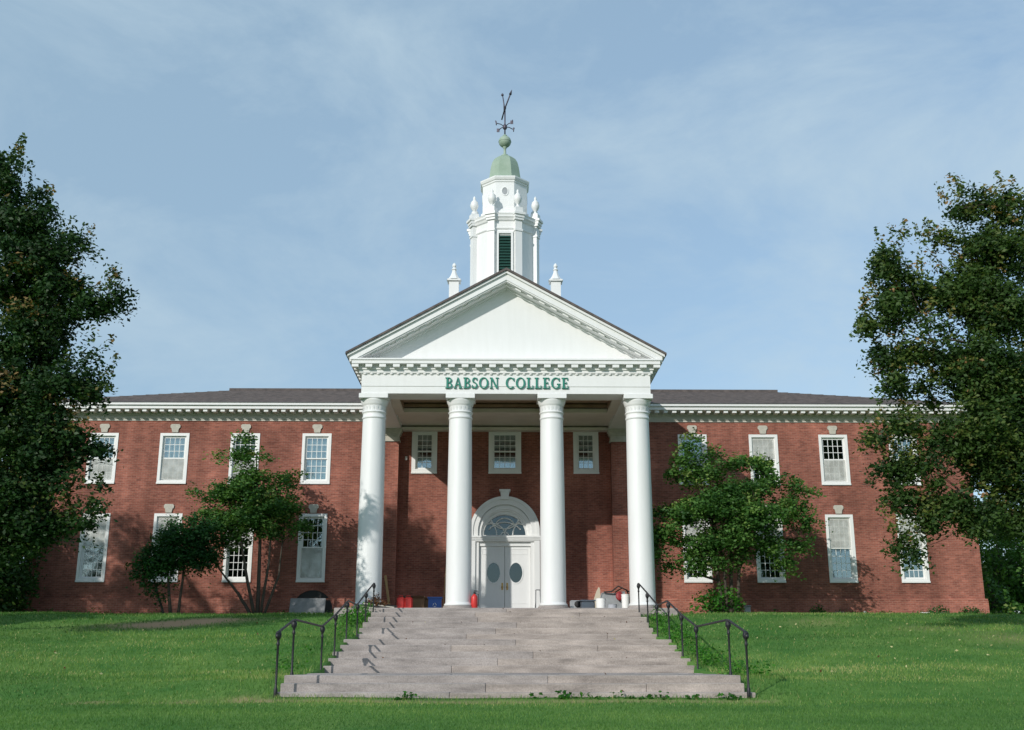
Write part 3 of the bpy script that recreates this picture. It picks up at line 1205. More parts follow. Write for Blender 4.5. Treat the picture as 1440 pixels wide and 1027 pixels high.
cf.build('coffer', M['coffer'], bld)
rbm = MB()
rbm.box(-4.6, 4.6, DR - 0.18, DR - 0.01, 9.50, 9.579)
rbm.box(-XI, XI, DR - 0.45, DR - 0.01, 9.39, 9.499)
rbm.build('rear_beam', M['soffit'], bld)
# corner pilaster capitals behind the outer columns
for s in (-1, 1):
    pcap = MB()
    for (z0, z1, o_) in ((8.86, 8.93, 0.05), (8.93, 9.12, 0.02), (9.12, 9.18, 0.06), (9.18, 9.27, 0.09), (9.27, 9.39, 0.13)):
        a, b = sorted((s * (4.4 - o_), s * (5.25 + o_)))
        pcap.box(a, b, DW - 0.08 - o_, DW + 0.25, z0, z1)
    pcap.build('pilaster_capital', M['stone'], bld)
    pf = MB()
    a, b = sorted((s * 4.398, s * 5.25))
    pf.box(a, b, DW - 0.07, DW - 0.002, 1.5, 8.859)
    pf.build('pilaster', M['brick'], bld)

# entrance
YD = DR - 0.16
dr = thing_part = MB()
# casing pilasters either side
for s in (-1, 1):
    a, b = sorted((s * 1.20, s * 1.43))
    dr.box(a, b, YD - 0.02, DR + 0.05, 1.74, 4.80)
    a, b = sorted((s * 1.06, s * 1.20))
    dr.box(a, b, YD + 0.05, DR + 0.12, 1.74, 4.80)
dr.box(-1.50, 1.50, YD - 0.10, DR + 0.05, 4.94, 5.02)
dr.box(-1.46, 1.46, YD - 0.06, DR + 0.05, 4.86, 4.94)
dr.box(-1.43, 1.43, YD - 0.02, DR + 0.05, 4.80, 4.86)
dr.box(-1.10, 1.10, YD + 0.12, DR + 0.12, 4.62, 4.80)
# arch: stepped bands


def arch_band(mb, cx, cz, r0, r1, y0, y1, n=36, foot=None):
    po, pi_ = [], []
    for i in range(n + 1):
        a = math.pi * i / n
        po.append((cx + r1 * math.cos(a), cz + r1 * math.sin(a)))
        pi_.append((cx + r0 * math.cos(a), cz + r0 * math.sin(a)))
    if foot is not None:
        po = [(cx + r1, foot)] + po + [(cx - r1, foot)]
        pi_ = [(cx + r0, foot)] + pi_ + [(cx - r0, foot)]
    m_ = len(po)
    V = [(a, y0, b) for a, b in po] + [(a, y0, b) for a, b in pi_] + [(a, y1, b) for a, b in po] + [(a, y1, b) for a, b in pi_]
    fs = []
    for i in range(m_ - 1):
        fs += [(i, m_ + i, m_ + i + 1, i + 1), (i, i + 1, 2 * m_ + i + 1, 2 * m_ + i), (m_ + i, 3 * m_ + i, 3 * m_ + i + 1, m_ + i + 1)]
    mb.poly(V, fs)


arch_band(dr, 0, 5.22, 1.30, 1.43, YD - 0.05, DR + 0.02, foot=5.02)
arch_band(dr, 0, 5.22, 1.10, 1.30, YD - 0.01, DR + 0.02, foot=5.02)
arch_band(dr, 0, 5.14, 0.98, 1.12, YD + 0.08, DR + 0.14, foot=5.02)
arch_band(dr, 0, 5.12, 0.94, 1.31, DR - 0.03, DR + 0.10, foot=5.02)
arch_band(dr, 0, 5.05, 0.90, 1.12, YD + 0.22, DR + 0.16, foot=5.02)
ent = dr.build('entrance_surround', M['white'], bld)
ks = MB()
ks.ext([(-0.13, 6.50), (0.13, 6.50), (0.19, 6.84), (-0.19, 6.84)], YD - 0.14, DR + 0.01)
ks.bbox(-0.23, 0.23, YD - 0.17, DR + 0.01, 6.84, 6.92, 0.01)
ks.build('keystone', M['white'], ent)
fg = MB()
pts = [(0.91 * math.cos(math.pi * i / 24), 5.04 + 0.91 * math.sin(math.pi * i / 24)) for i in range(25)]
fg.ext([(p[0], p[1]) for p in pts], DR + 0.12, DR + 0.126)
fg.build('fanlight_glass', M['glass2'], ent)
ft = MB()
yt = DR + 0.06


def strip(mb, p2, wd, y=yt):
    mb.tube([(a, y, b) for a, b in p2], wd, 4, False)


def arc2(cx, cz, r, a0, a1, n=10):
    return [(cx + r * math.cos(R(a0 + (a1 - a0) * i / n)), cz + r * math.sin(R(a0 + (a1 - a0) * i / n))) for i in range(n + 1)]


def clip_fan(p2):
    return [p for p in p2 if (p[0] ** 2 + (p[1] - 5.04) ** 2) < 0.9 ** 2 and p[1] > 5.03]


for (cx, cz, r, a0, a1) in ((0, 5.04, 0.16, 0, 180), (0, 5.95, 0.62, 195, 345), (-0.52, 5.0, 0.55, 0, 150), (0.52, 5.0, 0.55, 30, 180),
                            (-0.95, 5.1, 0.62, -60, 80), (0.95, 5.1, 0.62, 100, 240), (0, 4.75, 0.85, 40, 140), (0, 5.35, 0.42, 20, 160)):
    pp = clip_fan(arc2(cx, cz, r, a0, a1, 24))
    if len(pp) > 2:
        strip(ft, pp, 0.026)
strip(ft, arc2(0, 5.04, 0.89, 0, 180, 24), 0.03)
strip(ft, [(-0.9, 5.045), (0.9, 5.045)], 0.03)
ft.build('fanlight_tracery', M['whitew'], ent)


def oval(mb, cx, cz, rx, rz, y, t, thick, n=32):
    """ring with an oval opening"""
    V = []
    for (k, yy) in ((0, y), (t, y), (0, y + thick), (t, y + thick)):
        for i in range(n):
            a = 2 * math.pi * i / n
            V.append((cx + (rx + k) * math.cos(a), yy, cz + (rz + k) * math.sin(a)))
    fs = []
    for i in range(n):
        j = (i + 1) % n
        fs += [(i, j, n + j, n + i), (n + i, n + j, 3 * n + j, 3 * n + i), (i, 2 * n + i, 2 * n + j, j)]
    mb.poly(V, fs)


def door_leaf(s):
    a, b = sorted((s * 0.008, s * 1.055))
    m_ = MB()
    n = 32
    cx, cz, rx, rz = s * 0.455, 3.55, 0.275, 0.41
    y = DR + 0.03
    # slab with an oval hole: quads from a ring to the rectangle
    rect = []
    for i in range(n):
        an = 2 * math.pi * i / n
        dx, dz = math.cos(an), math.sin(an)
        tx = ((b - cx) if dx > 0 else (cx - a)) / max(abs(dx), 1e-6)
        tz = 1.0 / max(abs(dz), 1e-6)
        t = min(tx, tz)
        rect.append((cx + dx * t, cz + dz * t))
    V = [(cx + rx * math.cos(2 * math.pi * i / n), y, cz + rz * math.sin(2 * math.pi * i / n)) for i in range(n)] + [(p[0], y, p[1]) for p in rect]
    V += [(cx + rx * math.cos(2 * math.pi * i / n), y + 0.04, cz + rz * math.sin(2 * math.pi * i / n)) for i in range(n)]
    fs = []
    for i in range(n):
        j = (i + 1) % n
        fs += [(i, n + i, n + j, j), (i, j, 2 * n + j, 2 * n + i)]
    m_.poly(V, fs)
    for (cxn, czn) in ((a, cz - 1), (b, cz - 1), (a, cz + 1), (b, cz + 1)):      # corners the ring misses
        near = sorted(rect, key=lambda p: abs(p[0] - cxn) + abs(p[1] - czn))
        vv = min((p for p in rect if abs(p[0] - cxn) < 1e-4), key=lambda p: abs(p[1] - czn), default=None)
        hh = min((p for p in rect if abs(p[1] - czn) < 1e-4), key=lambda p: abs(p[0] - cxn), default=None)
        if vv and hh:
            m_.poly([(vv[0], y, vv[1]), (cxn, y, czn), (hh[0], y, hh[1])], [(0, 1, 2)])
    m_.box(a, b, y, y + 0.04, 1.76, cz - 1.0)
    m_.box(a, b, y, y + 0.04, cz + 1.0, 4.62)
    # stiles and moulded panels
    for (x0, x1, z0, z1) in ((a + 0.12, b - 0.12, 1.95, 2.35), (a + 0.12, b - 0.12, 4.28, 4.52)):
        ring(m_, x0, x1, z0, z1, 0.025, y - 0.012, y + 0.001)
    leaf = m_.build('door', M['white'], bld)
    o_ = MB()
    oval(o_, cx, cz, rx - 0.01, rz - 0.01, y - 0.02, 0.045, 0.06)
    o_.build('oval_frame', M['white'], leaf)
    g = MB()
    g.ext([(cx + rx * math.cos(2 * math.pi * i / n), cz + rz * math.sin(2 * math.pi * i / n)) for i in range(n)], y + 0.025, y + 0.03)
    g.build('oval_glass', M['glass2'], leaf)
    h = MB()
    hx = s * 0.10
    h.box(hx - 0.035, hx + 0.035, y - 0.015, y, 2.86, 3.14)
    h.lathe([(0.015, 0), (0.02, 0.03), (0.045, 0.05), (0.045, 0.08), (0.02, 0.10)], 12, (0, 0, 0), M=Matrix.Translation((hx, y - 0.01, 2.98)) @ Matrix.Rotation(R(90), 4, 'X'))
    h.build('handle', M['brass'], leaf)


door_leaf(-1)
door_leaf(1)
lf = MB()
lf.box(-4.16, -4.08, DR - 0.10, DR - 0.001, 8.22, 8.32)
lf.lathe([(0.04, 0), (0.05, 0.04), (0.03, 0.09)], 10, (-4.12, DR - 0.12, 8.16))
lf.build('wall_light', M['whitew'], bld)
# low vents and the arched light well
for (x0, x1, z0, z1, mt) in ((13.2, 13.55, 1.85, 1.98, 'slab'), (16.6, 17.5, 1.80, 1.96, 'whitew'), (14.35, 14.45, 1.82, 2.0, 'whitew')):
    vb = MB()
    ring(vb, x0, x1, z0, z1, 0.025, DW - 0.13, DW - 0.091)
    k = z0 + 0.04
    while k < z1 - 0.04:
        vb.box(x0 + 0.02, x1 - 0.02, DW - 0.12, DW - 0.095, k, k + 0.015)
        k += 0.032
    vb.build('vent', M[mt], bld)
ar = MB()
aw = [(0.82 * math.cos(math.pi * i / 16) - 7.65, 2.0 + 0.80 * math.sin(math.pi * i / 16)) for i in range(17)]
ar.ext([(-7.65 - 0.82, 1.6)] + [(-6.83, 1.6)] + aw, DW - 0.099, DW - 0.092)
ar.build('cellar_opening', M['rubber'], bld)
ab = MB()
arch_band(ab, -7.65, 2.0, 0.81, 0.95, DW - 0.13, DW - 0.09, 18)
ab.build('cellar_arch', M['brick'], bld)

# ---- steeple (octagonal, flat face to the front)
YT = 50.0
st = MB()
P8 = math.pi / 8
st.box(-2.62, 2.62, YT - 2.62, YT + 2.62, 11.5, 15.6)
st.box(-2.75, 2.75, YT - 2.75, YT + 2.75, 15.6, 15.85)
st.lathe([(1.58, 15.85), (1.58, 19.85)], 8, (0, YT, 0), P8, False)
steeple = st.build('steeple', M['white'], bld)
bp_ = MB()
for i in range(8):
    a = P8 + i * math.pi / 4
    Mx = Matrix.Translation((0, YT, 0)) @ Matrix.Rotation(a, 4, 'Z')
    bp_.box(1.46, 1.72, -0.17, 0.17, 15.85, 19.70, Mx)
    bp_.box(1.46, 1.76, -0.20, 0.20, 19.70, 19.80, Mx)
    bp_.box(1.46, 1.72, -0.17, 0.17, 19.80, 20.25, Mx)
    bp_.box(1.46, 1.80, -0.23, 0.23, 20.25, 20.36, Mx)
    bp_.box(1.46, 1.90, -0.27, 0.27, 20.50, 20.62, Mx)
    bp_.box(1.46, 1.84, -0.24, 0.24, 20.36, 20.50, Mx)
    bp_.box(1.42, 1.78, -0.19, 0.19, 20.62, 20.90, Mx)
bp_.build('belfry_pilasters', M['white'], steeple)
be = MB()
be.lathe([(1.60, 19.82), (1.64, 19.86), (1.64, 19.92), (1.61, 19.93), (1.61, 20.22), (1.68, 20.27), (1.72, 20.36), (1.78, 20.42), (1.78, 20.50), (1.82, 20.58), (1.70, 20.63), (1.3, 20.68)], 8, (0, YT, 0), P8, False)
be.build('belfry_cornice', M['white'], steeple)
# louvred opening and framed panels on each face of the belfry
for i in range(8):
    a = i * math.pi / 4
    Mx = Matrix.Translation((0, YT, 0)) @ Matrix.Rotation(a, 4, 'Z')
    ap = 1.58 * math.cos(P8)
    if i % 2 == 0:
        lv = MB()
        fr = MB()
        lv.poly([Mx @ Vector(v_) for v_ in ((ap + 0.004, -0.29, 16.6), (ap + 0.004, 0.29, 16.6), (ap + 0.004, 0.29, 19.52), (ap + 0.004, -0.29, 19.52))], [(0, 1, 2, 3)])
        z = 16.65
        while z < 19.45:
            lv.poly([Mx @ Vector(v_) for v_ in ((ap + 0.075, -0.28, z), (ap + 0.075, 0.28, z), (ap + 0.01, 0.28, z + 0.11), (ap + 0.01, -0.28, z + 0.11))], [(0, 1, 2, 3)])
            z += 0.145
        for (y0, y1, z0, z1) in ((-0.38, -0.29, 16.5, 19.6), (0.29, 0.38, 16.5, 19.6), (-0.38, 0.38, 19.6, 19.7)):
            fr.box(ap + 0.0, ap + 0.09, y0, y1, z0, z1, Mx)
        lv.build('louver', M['louver'], steeple)
        fr.build('louver_frame', M['white'], steeple)
ln = MB()
ln.lathe([(1.25, 20.66), (1.25, 21.0), (1.17, 21.05), (1.16, 22.42), (1.20, 22.46), (1.20, 22.52), (1.25, 22.56), (1.29, 22.66), (1.29, 22.72), (0.9, 22.80)], 8, (0, YT, 0), P8, False)
ln.build('lantern', M['white'], steeple)
apl = 1.16 * math.cos(P8)
for i in range(4):
    a = i * math.pi / 2
    Mx = Matrix.Translation((0, YT, 0)) @ Matrix.Rotation(a, 4, 'Z')
    ov = MB()
    ovf = MB()
    oval(ovf, 0, 21.95, 0.13, 0.19, -apl - 0.03, 0.05, 0.03, 16)
    ov.ext([(0.13 * math.cos(2 * math.pi * k / 16), 21.95 + 0.19 * math.sin(2 * math.pi * k / 16)) for k in range(16)], -apl - 0.006, -apl + 0.01)
    for mb_ in (ovf, ov):
        mb_.v = [tuple(Mx @ Vector(q_)) for q_ in mb_.v]
    ov.build('oval_opening', M['grey'], steeple)
    ovf.build('oval_frame', M['white'], steeple)
dm = MB()
dm.lathe([(1.02, 22.78), (0.90, 22.86), (0.84, 22.96), (0.81, 23.12), (0.78, 23.35), (0.74, 23.60), (0.67, 23.86), (0.56, 24.06), (0.40, 24.20), (0.22, 24.27), (0.12, 24.30)], 8, (0, YT, 0), P8, False)
dm.lathe([(0.16, 24.28), (0.17, 24.36), (0.07, 24.42), (0.06, 24.72), (0.12, 24.78), (0.10, 24.84)], 14, (0, YT, 0))
dm.build('dome', M['copper'], steeple)
bl_ = MB()
bl_.lathe([(0.31 * math.sin(math.pi * i / 14) + 0.001, 25.10 - 0.31 * math.cos(math.pi * i / 14)) for i in range(15)], 24, (0, YT, 0))
bl_.lathe([(0.32, 25.08), (0.325, 25.10), (0.32, 25.12)], 24, (0, YT, 0), capb=False, capt=False)
bl_.lathe([(0.10, 25.38), (0.11, 25.44), (0.03, 25.50)], 12, (0, YT, 0))
bl_.build('ball', M['copper'], steeple)
wv = MB()
wv.tube([(0, YT, 25.4), (0, YT, 26.9)], 0.035, 8)
wv.lathe([(0.03, 25.75), (0.10, 25.82), (0.12, 25.92), (0.08, 26.02), (0.03, 26.08)], 12, (0, YT, 0))
for a in (38, 128, 218, 308):
    c_, s_ = math.cos(R(a)), math.sin(R(a))
    wv.tube([(0, YT, 25.92), (0.27 * c_, YT + 0.27 * s_, 25.98), (0.50 * c_, YT + 0.50 * s_, 25.95)], 0.022, 6)
    e_ = Vector((0.55 * c_, YT + 0.55 * s_, 25.95))
    wv.box(-0.07, 0.07, -0.02, 0.02, -0.09, 0.09, Matrix.Translation(e_) @ Matrix.Rotation(R(a + 45), 4, 'Z'))
    wv.tube([e_ + Vector((0, 0, -0.09)), e_ + Vector((0.06 * c_, 0.06 * s_, 0.12))], 0.018, 5)
# the arrow: swung almost end-on, with a scrolled tail
tip = Vector((0.26, YT - 0.55, 27.42))
tail = Vector((-0.16, YT + 0.45, 26.55))
wv.tube([(0, YT, 26.9), (0.02, YT, 27.0)], 0.05, 8)
wv.tube([tail, (0, YT, 26.95), tip], 0.035, 6)
wv.tube([(-0.02, YT - 0.05, 26.75), (-0.05, YT - 0.05, 27.15), (-0.12, YT - 0.1, 27.62)], [0.05, 0.03, 0.025], 6)
wv.lathe([(0.01, 0), (0.07, 0.05), (0.06, 0.12), (0.01, 0.17)], 8, (-0.13, YT - 0.1, 27.56))
wv.lathe([(0.075, 0), (0.05, 0.1), (0.01, 0.25)], 8, (0, 0, 0), M=Matrix.Translation(tip) @ (tip - tail).to_track_quat('Z', 'Y').to_matrix().to_4x4())
wv.build('weathervane', M['bronze'], steeple)
URN = [(0.13, 0), (0.15, 0.03), (0.13, 0.08), (0.06, 0.13), (0.06, 0.19), (0.14, 0.28), (0.195, 0.42), (0.20, 0.52), (0.165, 0.62), (0.17, 0.65), (0.10, 0.72), (0.05, 0.80), (0.07, 0.86), (0.045, 0.92), (0.01, 0.98)]
for i in range(8):
    a = P8 + i * math.pi / 4
    u = MB()
    u.lathe(URN, 16, (1.60 * math.cos(a), YT + 1.60 * math.sin(a), 20.90))
    u.build('urn', M['white'], steeple)
for sx in (-1, 1):
    for sy in (-1, 1):
        cx, cy = sx * 2.33, YT + sy * 2.33
        u = MB()
        u.box(cx - 0.22, cx + 0.22, cy - 0.22, cy + 0.22, 15.85, 16.85)
        u.box(cx - 0.30, cx + 0.30, cy - 0.30, cy + 0.30, 16.85, 16.93)
        u.lathe([(0.36, 16.93), (0.26, 17.02), (0.17, 17.16), (0.11, 17.32), (0.09, 17.42), (0.13, 17.46), (0.09, 17.51), (0.06, 17.56), (0.10, 17.63), (0.08, 17.71), (0.02, 17.79)], 8, (cx, cy, 0), P8, False)
        u.build('corner_finial', M['white'], steeple)

# porch floor and its granite edge
pf_ = MB()
pf_.bbox(-5.65, 5.65, 36.95, DR + 0.1, 1.0, BZ, 0.02)
pf_.build('porch_floor', M['granite'], bld)

# ---- raised letters on the frieze
GL = {}


def rect_(x0, x1, z0, z1):
    return ('p', [(x0, z0), (x1, z0), (x1, z1), (x0, z1)])


def arcb(cx, cz, rxo, rzo, rxi, rzi, a0, a1, sx=0.0, n=20):
    o_ = [(cx + rxo * math.cos(R(a0 + (a1 - a0) * i / n)), cz + rzo * math.sin(R(a0 + (a1 - a0) * i / n))) for i in range(n + 1)]
    i_ = [(cx + sx + rxi * math.cos(R(a0 + (a1 - a0) * i / n)), cz + rzi * math.sin(R(a0 + (a1 - a0) * i / n))) for i in range(n + 1)]
    return ('a', o_, i_)


TK, TN, SF = 0.17, 0.085, 0.07


def serif(x0, x1, z):
    return rect_(x0, x1, z, z + SF)


GL['B'] = (0.68, [rect_(0.10, 0.10 + TK, 0, 1), serif(0, 0.35, 0), serif(0, 0.35, 1 - SF),
                  arcb(0.32, 0.75, 0.29, 0.25, 0.15, 0.175, -90, 90), arcb(0.32, 0.27, 0.34, 0.27, 0.19, 0.19, -90, 90), rect_(0.25, 0.34, 0.46, 0.54)])
GL['A'] = (0.80, [('p', [(0.06, 0), (0.15, 0), (0.42, 1.0), (0.36, 1.0)]), ('p', [(0.56, 0), (0.74, 0), (0.44, 1.0), (0.34, 1.0)]), rect_(0.2, 0.58, 0.31, 0.39), serif(0, 0.23, 0), serif(0.48, 0.80, 0)])
GL['S'] = (0.56, [arcb(0.28, 0.74, 0.24, 0.26, 0.11, 0.18, 30, 235), arcb(0.28, 0.27, 0.26, 0.27, 0.12, 0.185, -150, 52), rect_(0.44, 0.51, 0.74, 0.97), rect_(0.02, 0.09, 0.03, 0.30), ('p', [(0.11, 0.60), (0.22, 0.50), (0.46, 0.42), (0.36, 0.56)])])
GL['O'] = (0.92, [arcb(0.46, 0.5, 0.45, 0.52, 0.28, 0.44, 0, 360, n=40)])
GL['N'] = (0.86, [rect_(0.10, 0.18, 0, 1), rect_(0.66, 0.74, 0, 1), ('p', [(0.60, 0.0), (0.74, 0.0), (0.25, 1.0), (0.08, 1.0)]), serif(0, 0.28, 0), serif(0.0, 0.2, 1 - SF), serif(0.56, 0.85, 1 - SF)])
GL['C'] = (0.84, [arcb(0.46, 0.5, 0.45, 0.52, 0.28, 0.44, 42, 318, n=34), rect_(0.74, 0.81, 0.68, 0.98)])
GL['L'] = (0.66, [rect_(0.10, 0.10 + TK, 0, 1), serif(0, 0.37, 1 - SF), serif(0, 0.62, 0), rect_(0.55, 0.62, 0.0, 0.28)])
GL['E'] = (0.66, [rect_(0.10, 0.10 + TK, 0, 1), serif(0, 0.60, 1 - SF), serif(0, 0.62, 0), rect_(0.26, 0.48, 0.47, 0.54), rect_(0.55, 0.62, 0.0, 0.26), rect_(0.53, 0.60, 0.76, 1.0), rect_(0.43, 0.49, 0.40, 0.61)])
GL['G'] = (0.90, [arcb(0.46, 0.5, 0.45, 0.52, 0.28, 0.44, 42, 318, n=34), rect_(0.74, 0.81, 0.68, 0.98), rect_(0.66, 0.82, 0.06, 0.42), serif(0.56, 0.90, 0.38)])
word = 'BABSON COLLEGE'
Hh = 0.40
gap = 0.045
tot = sum((GL[c][0] if c != ' ' else 0.42) * Hh + gap for c in word) - gap
X_0, X_1 = -2.20, 2.26
kx = (X_1 - X_0) / tot
sg = thing('building_lettering', 'raised green serif letters spelling BABSON COLLEGE along the white frieze', 'lettering', (0, PE, 9.58))
xc = X_0
for ch in word:
    if ch == ' ':
        xc += (0.42 * Hh + gap) * kx
        continue
    wd, shapes = GL[ch]
    lb = MB()
    for i, sh in enumerate(shapes):
        yf = PE - 0.075 + i * 0.0015
        if sh[0] == 'p':
            lb.ext([(xc + a * Hh * kx, 9.58 + b * Hh) for a, b in sh[1]], yf, PE - 0.021)
        else:
            o_ = [(xc + a * Hh * kx, 9.58 + b * Hh) for a, b in sh[1]]
            i_ = [(xc + a * Hh * kx, 9.58 + b * Hh) for a, b in sh[2]]
            m_ = len(o_)
            V = [(a, yf, b) for a, b in o_] + [(a, yf, b) for a, b in i_] + [(a, PE - 0.021, b) for a, b in o_] + [(a, PE - 0.021, b) for a, b in i_]
            fs = []
            for k in range(m_ - 1):
                fs += [(k, k + 1, m_ + k + 1, m_ + k), (k, 2 * m_ + k, 2 * m_ + k + 1, k + 1), (m_ + k, m_ + k + 1, 3 * m_ + k + 1, 3 * m_ + k)]
            fs += [(0, m_, 3 * m_, 2 * m_), (m_ - 1, 3 * m_ - 1, 4 * m_ - 1, 2 * m_ - 1)]
            lb.poly(V, fs)
    lb.build('letter', M['letter'], sg)
    xc += (wd * Hh + gap) * kx

# ------------------------------------------------------------------ granite steps
SW = 4.27
stp = thing('granite_steps', 'wide flight of worn pinkish grey granite steps with two landings', 'steps', (0, 20.6, -0.66))
levels = [(20.62, -0.51), (20.98, -0.365), (21.45, -0.22),
          (26.0, -0.06), (26.9, 0.105), (27.8, 0.27), (28.75, 0.435), (29.7, 0.60),
          (32.0, 0.79), (32.85, 0.98), (33.7, 1.17), (34.6, 1.36), (35.5, 1.54), (36.35, 1.69)]
for i, (y, z) in enumerate(levels):
    yn = levels[i + 1][0] + 0.25 if i + 1 < len(levels) else 37.2
    zp = levels[i - 1][1] - 0.2 if i else -1.2
    cuts = [-SW - rnd.uniform(-0.03, 0.05)]
    while cuts[-1] < SW - 1.2:
        cuts.append(cuts[-1] + rnd.uniform(2.8, 5.0))
    cuts[-1] = SW + rnd.uniform(-0.04, 0.05)
    if i == 0:
        cuts[-1] = SW + 0.12
    m_ = MB()
    for k in range(len(cuts) - 1):
        dz = rnd.uniform(-0.006, 0.006)
        dy = rnd.uniform(-0.008, 0.008)
        # first the riser stone, then for deep landings a row of pavers behind it
        y_end = min(yn, y + 1.25)
        m_.bbox(cuts[k] + 0.002, cuts[k + 1] - 0.002, y + dy, y_end, zp, z + dz, 0.012)
    if yn - y > 1.3:
        yy = y + 1.26
        while yy < yn - 0.1:
            y2 = min(yy + 1.1, yn)
            xa = -SW + 0.02
            while xa < SW - 0.3:
                xb = min(xa + rnd.uniform(0.9, 1.8), SW - 0.02)
                m_.bbox(xa, xb - 0.012, yy, y2 - 0.012, zp, z + rnd.uniform(-0.01, 0.008), 0.012)
                xa = xb
            yy = y2
    m_.build('step', M['granite'], stp)
rs = MB()
th_ = [(4.9 / 2 * 0 + 0.42 * math.cos(a) * (1 + 0.2 * math.sin(3 * a)), 0.10 * math.sin(a)) for a in np.linspace(0, 2 * math.pi, 15)[:-1]]
rs.poly([(3.35 + a, 25.6 + b * 2, -0.205 + 0.006) for a, b in th_], [tuple(range(14))])
rs.build('rust_stain', mat('rust_stained_granite', (0.22, 0.10, 0.05), 0.9), stp)

# ------------------------------------------------------------------ handrails
PY = [20.58, 22.1, 25.7, 27.7, 29.75, 31.95, 33.9, 35.95]
PT = [0.55, 0.79, 0.80, 1.14, 1.54, 1.60, 2.03, 2.45]
PB = [-0.5, -0.24, -0.24, 0.02, 0.52, 0.58, 0.95, 1.45]
for s, nm in ((-1, 'left'), (1, 'right')):
    t = thing('handrail', 'black wrought iron handrail stepping up the %s side of the granite stairs' % nm, 'handrail', (s * 4.25, 20.6, -0.6), 'iron handrails beside the stairs')
    X = s * 4.25
    rp = []
    for i in range(8):
        o_ = MB()
        top = PT[i]
        o_.lathe([(0.035, PB[i] - 0.25), (0.035, PB[i] + 0.05), (0.022, PB[i] + 0.08), (0.021, top - 0.26), (0.032, top - 0.24), (0.032, top - 0.21), (0.024, top - 0.19), (0.028, top - 0.14),
                  (0.052, top - 0.10), (0.058, top - 0.05), (0.045, top - 0.005), (0.02, top + 0.015)], 10, (X, PY[i], 0))
        o_.build('post', M['rail'], t)
    r_ = MB()
    rail_pts = [(20.48, 0.50), (20.58, 0.545), (22.0, 0.80), (22.3, 0.82), (25.5, 0.80), (25.8, 0.83), (27.7, 1.15), (29.65, 1.55), (29.95, 1.60), (31.7, 1.58), (32.0, 1.63), (33.9, 2.05), (35.85, 2.46), (36.05, 2.47), (36.15, 2.40)]
    n0 = len(r_.v)
    r_.tube([(X, y, z) for y, z in rail_pts], 0.024, 8)
    r_.lathe([(0.01, -0.04), (0.035, -0.03), (0.04, 0.0), (0.035, 0.03), (0.01, 0.04)], 10, (X, 20.49, 0.47))
    r_.build('top_rail', M['rail'], t)

# ------------------------------------------------------------------ trees and shrubs
def B(px, py, D, r, d=1.0, flat=0.85):
    p = at(px, py, D)
    return (tuple(p), (r, r, r * flat), d)


Zg = lambda x, y: float(gz(x, y))
# large maple left: crown spills into the picture from a trunk just outside it
xt, yt_ = -17.6, 30.5
g0 = Zg(xt, yt_)
LB = [B(7, 250, 30, 0.75, 1.3, 1.5), B(15, 320, 30.5, 1.3), B(51, 300, 30, 0.62, 1.3, 1.2), B(49, 360, 30, 1.1), B(104, 350, 29.8, 0.65, 1.4), B(20, 400, 31, 1.5), B(84, 400, 30, 0.9),
      B(149, 425, 29.8, 0.62, 1.4, 0.6), B(109, 445, 30, 0.8), B(169, 410, 29.7, 0.32, 2.2, 0.7), B(49, 470, 30.5, 1.5), B(124, 500, 30, 0.62), B(20, 560, 30, 1.6), B(99, 550, 30, 1.1), B(137, 545, 29.8, 0.5, 1.4),
      B(49, 620, 30, 1.5), B(114, 625, 29.8, 0.75), B(89, 680, 30, 1.05), B(20, 700, 30, 1.5), B(127, 700, 29.8, 0.55, 1.2), B(114, 735, 29.8, 0.42, 1.3), B(49, 730, 30, 1.0),
      B(25, 735, 30, 0.9), B(-20, 770, 30.2, 1.1), B(59, 700, 30, 0.9), B(84, 725, 30, 0.5),
      ((-17.3, 31.5, 8.0), (2.6, 2.2, 2.6), 0.4), ((-21.5, 30.5, 8.6), (3.0, 2.6, 3.2), 0.2), ((-25.0, 31.0, 10.6), (3.0, 2.6, 3.8), 0.2), ((-20, 30, 4.6), (3.0, 2.6, 2.0), 0.25), ((-28.5, 31, 11.0), (3.0, 2.6, 4.2), 0.22)]
tree('maple_tree', 'tall maple with a dense shade-darkened crown at the left edge before the brick wing', 'tree', (xt, yt_, g0),
     [([(xt, yt_, g0 - 0.3), (xt - 0.3, yt_, g0 + 3.2), (xt - 0.2, yt_, g0 + 7), (xt + 0.6, yt_, g0 + 11), (xt + 1.2, yt_, g0 + 13.0)], [0.42, 0.34, 0.26, 0.15, 0.05]),
      ([(xt - 0.3, yt_, g0 + 3.0), (xt - 2.6, yt_ + 0.5, g0 + 7.5), (xt - 5.4, yt_ + 0.4, g0 + 11)], [0.28, 0.2, 0.06])],
     [(c_, tuple(k_ * 0.80 for k_ in r_), *d_) for c_, r_, *d_ in LB], M['leaf_shade'], 0.13, 100, 85, 0.20, twig_frac=0.08, gaps=-1.1, shoots=3)
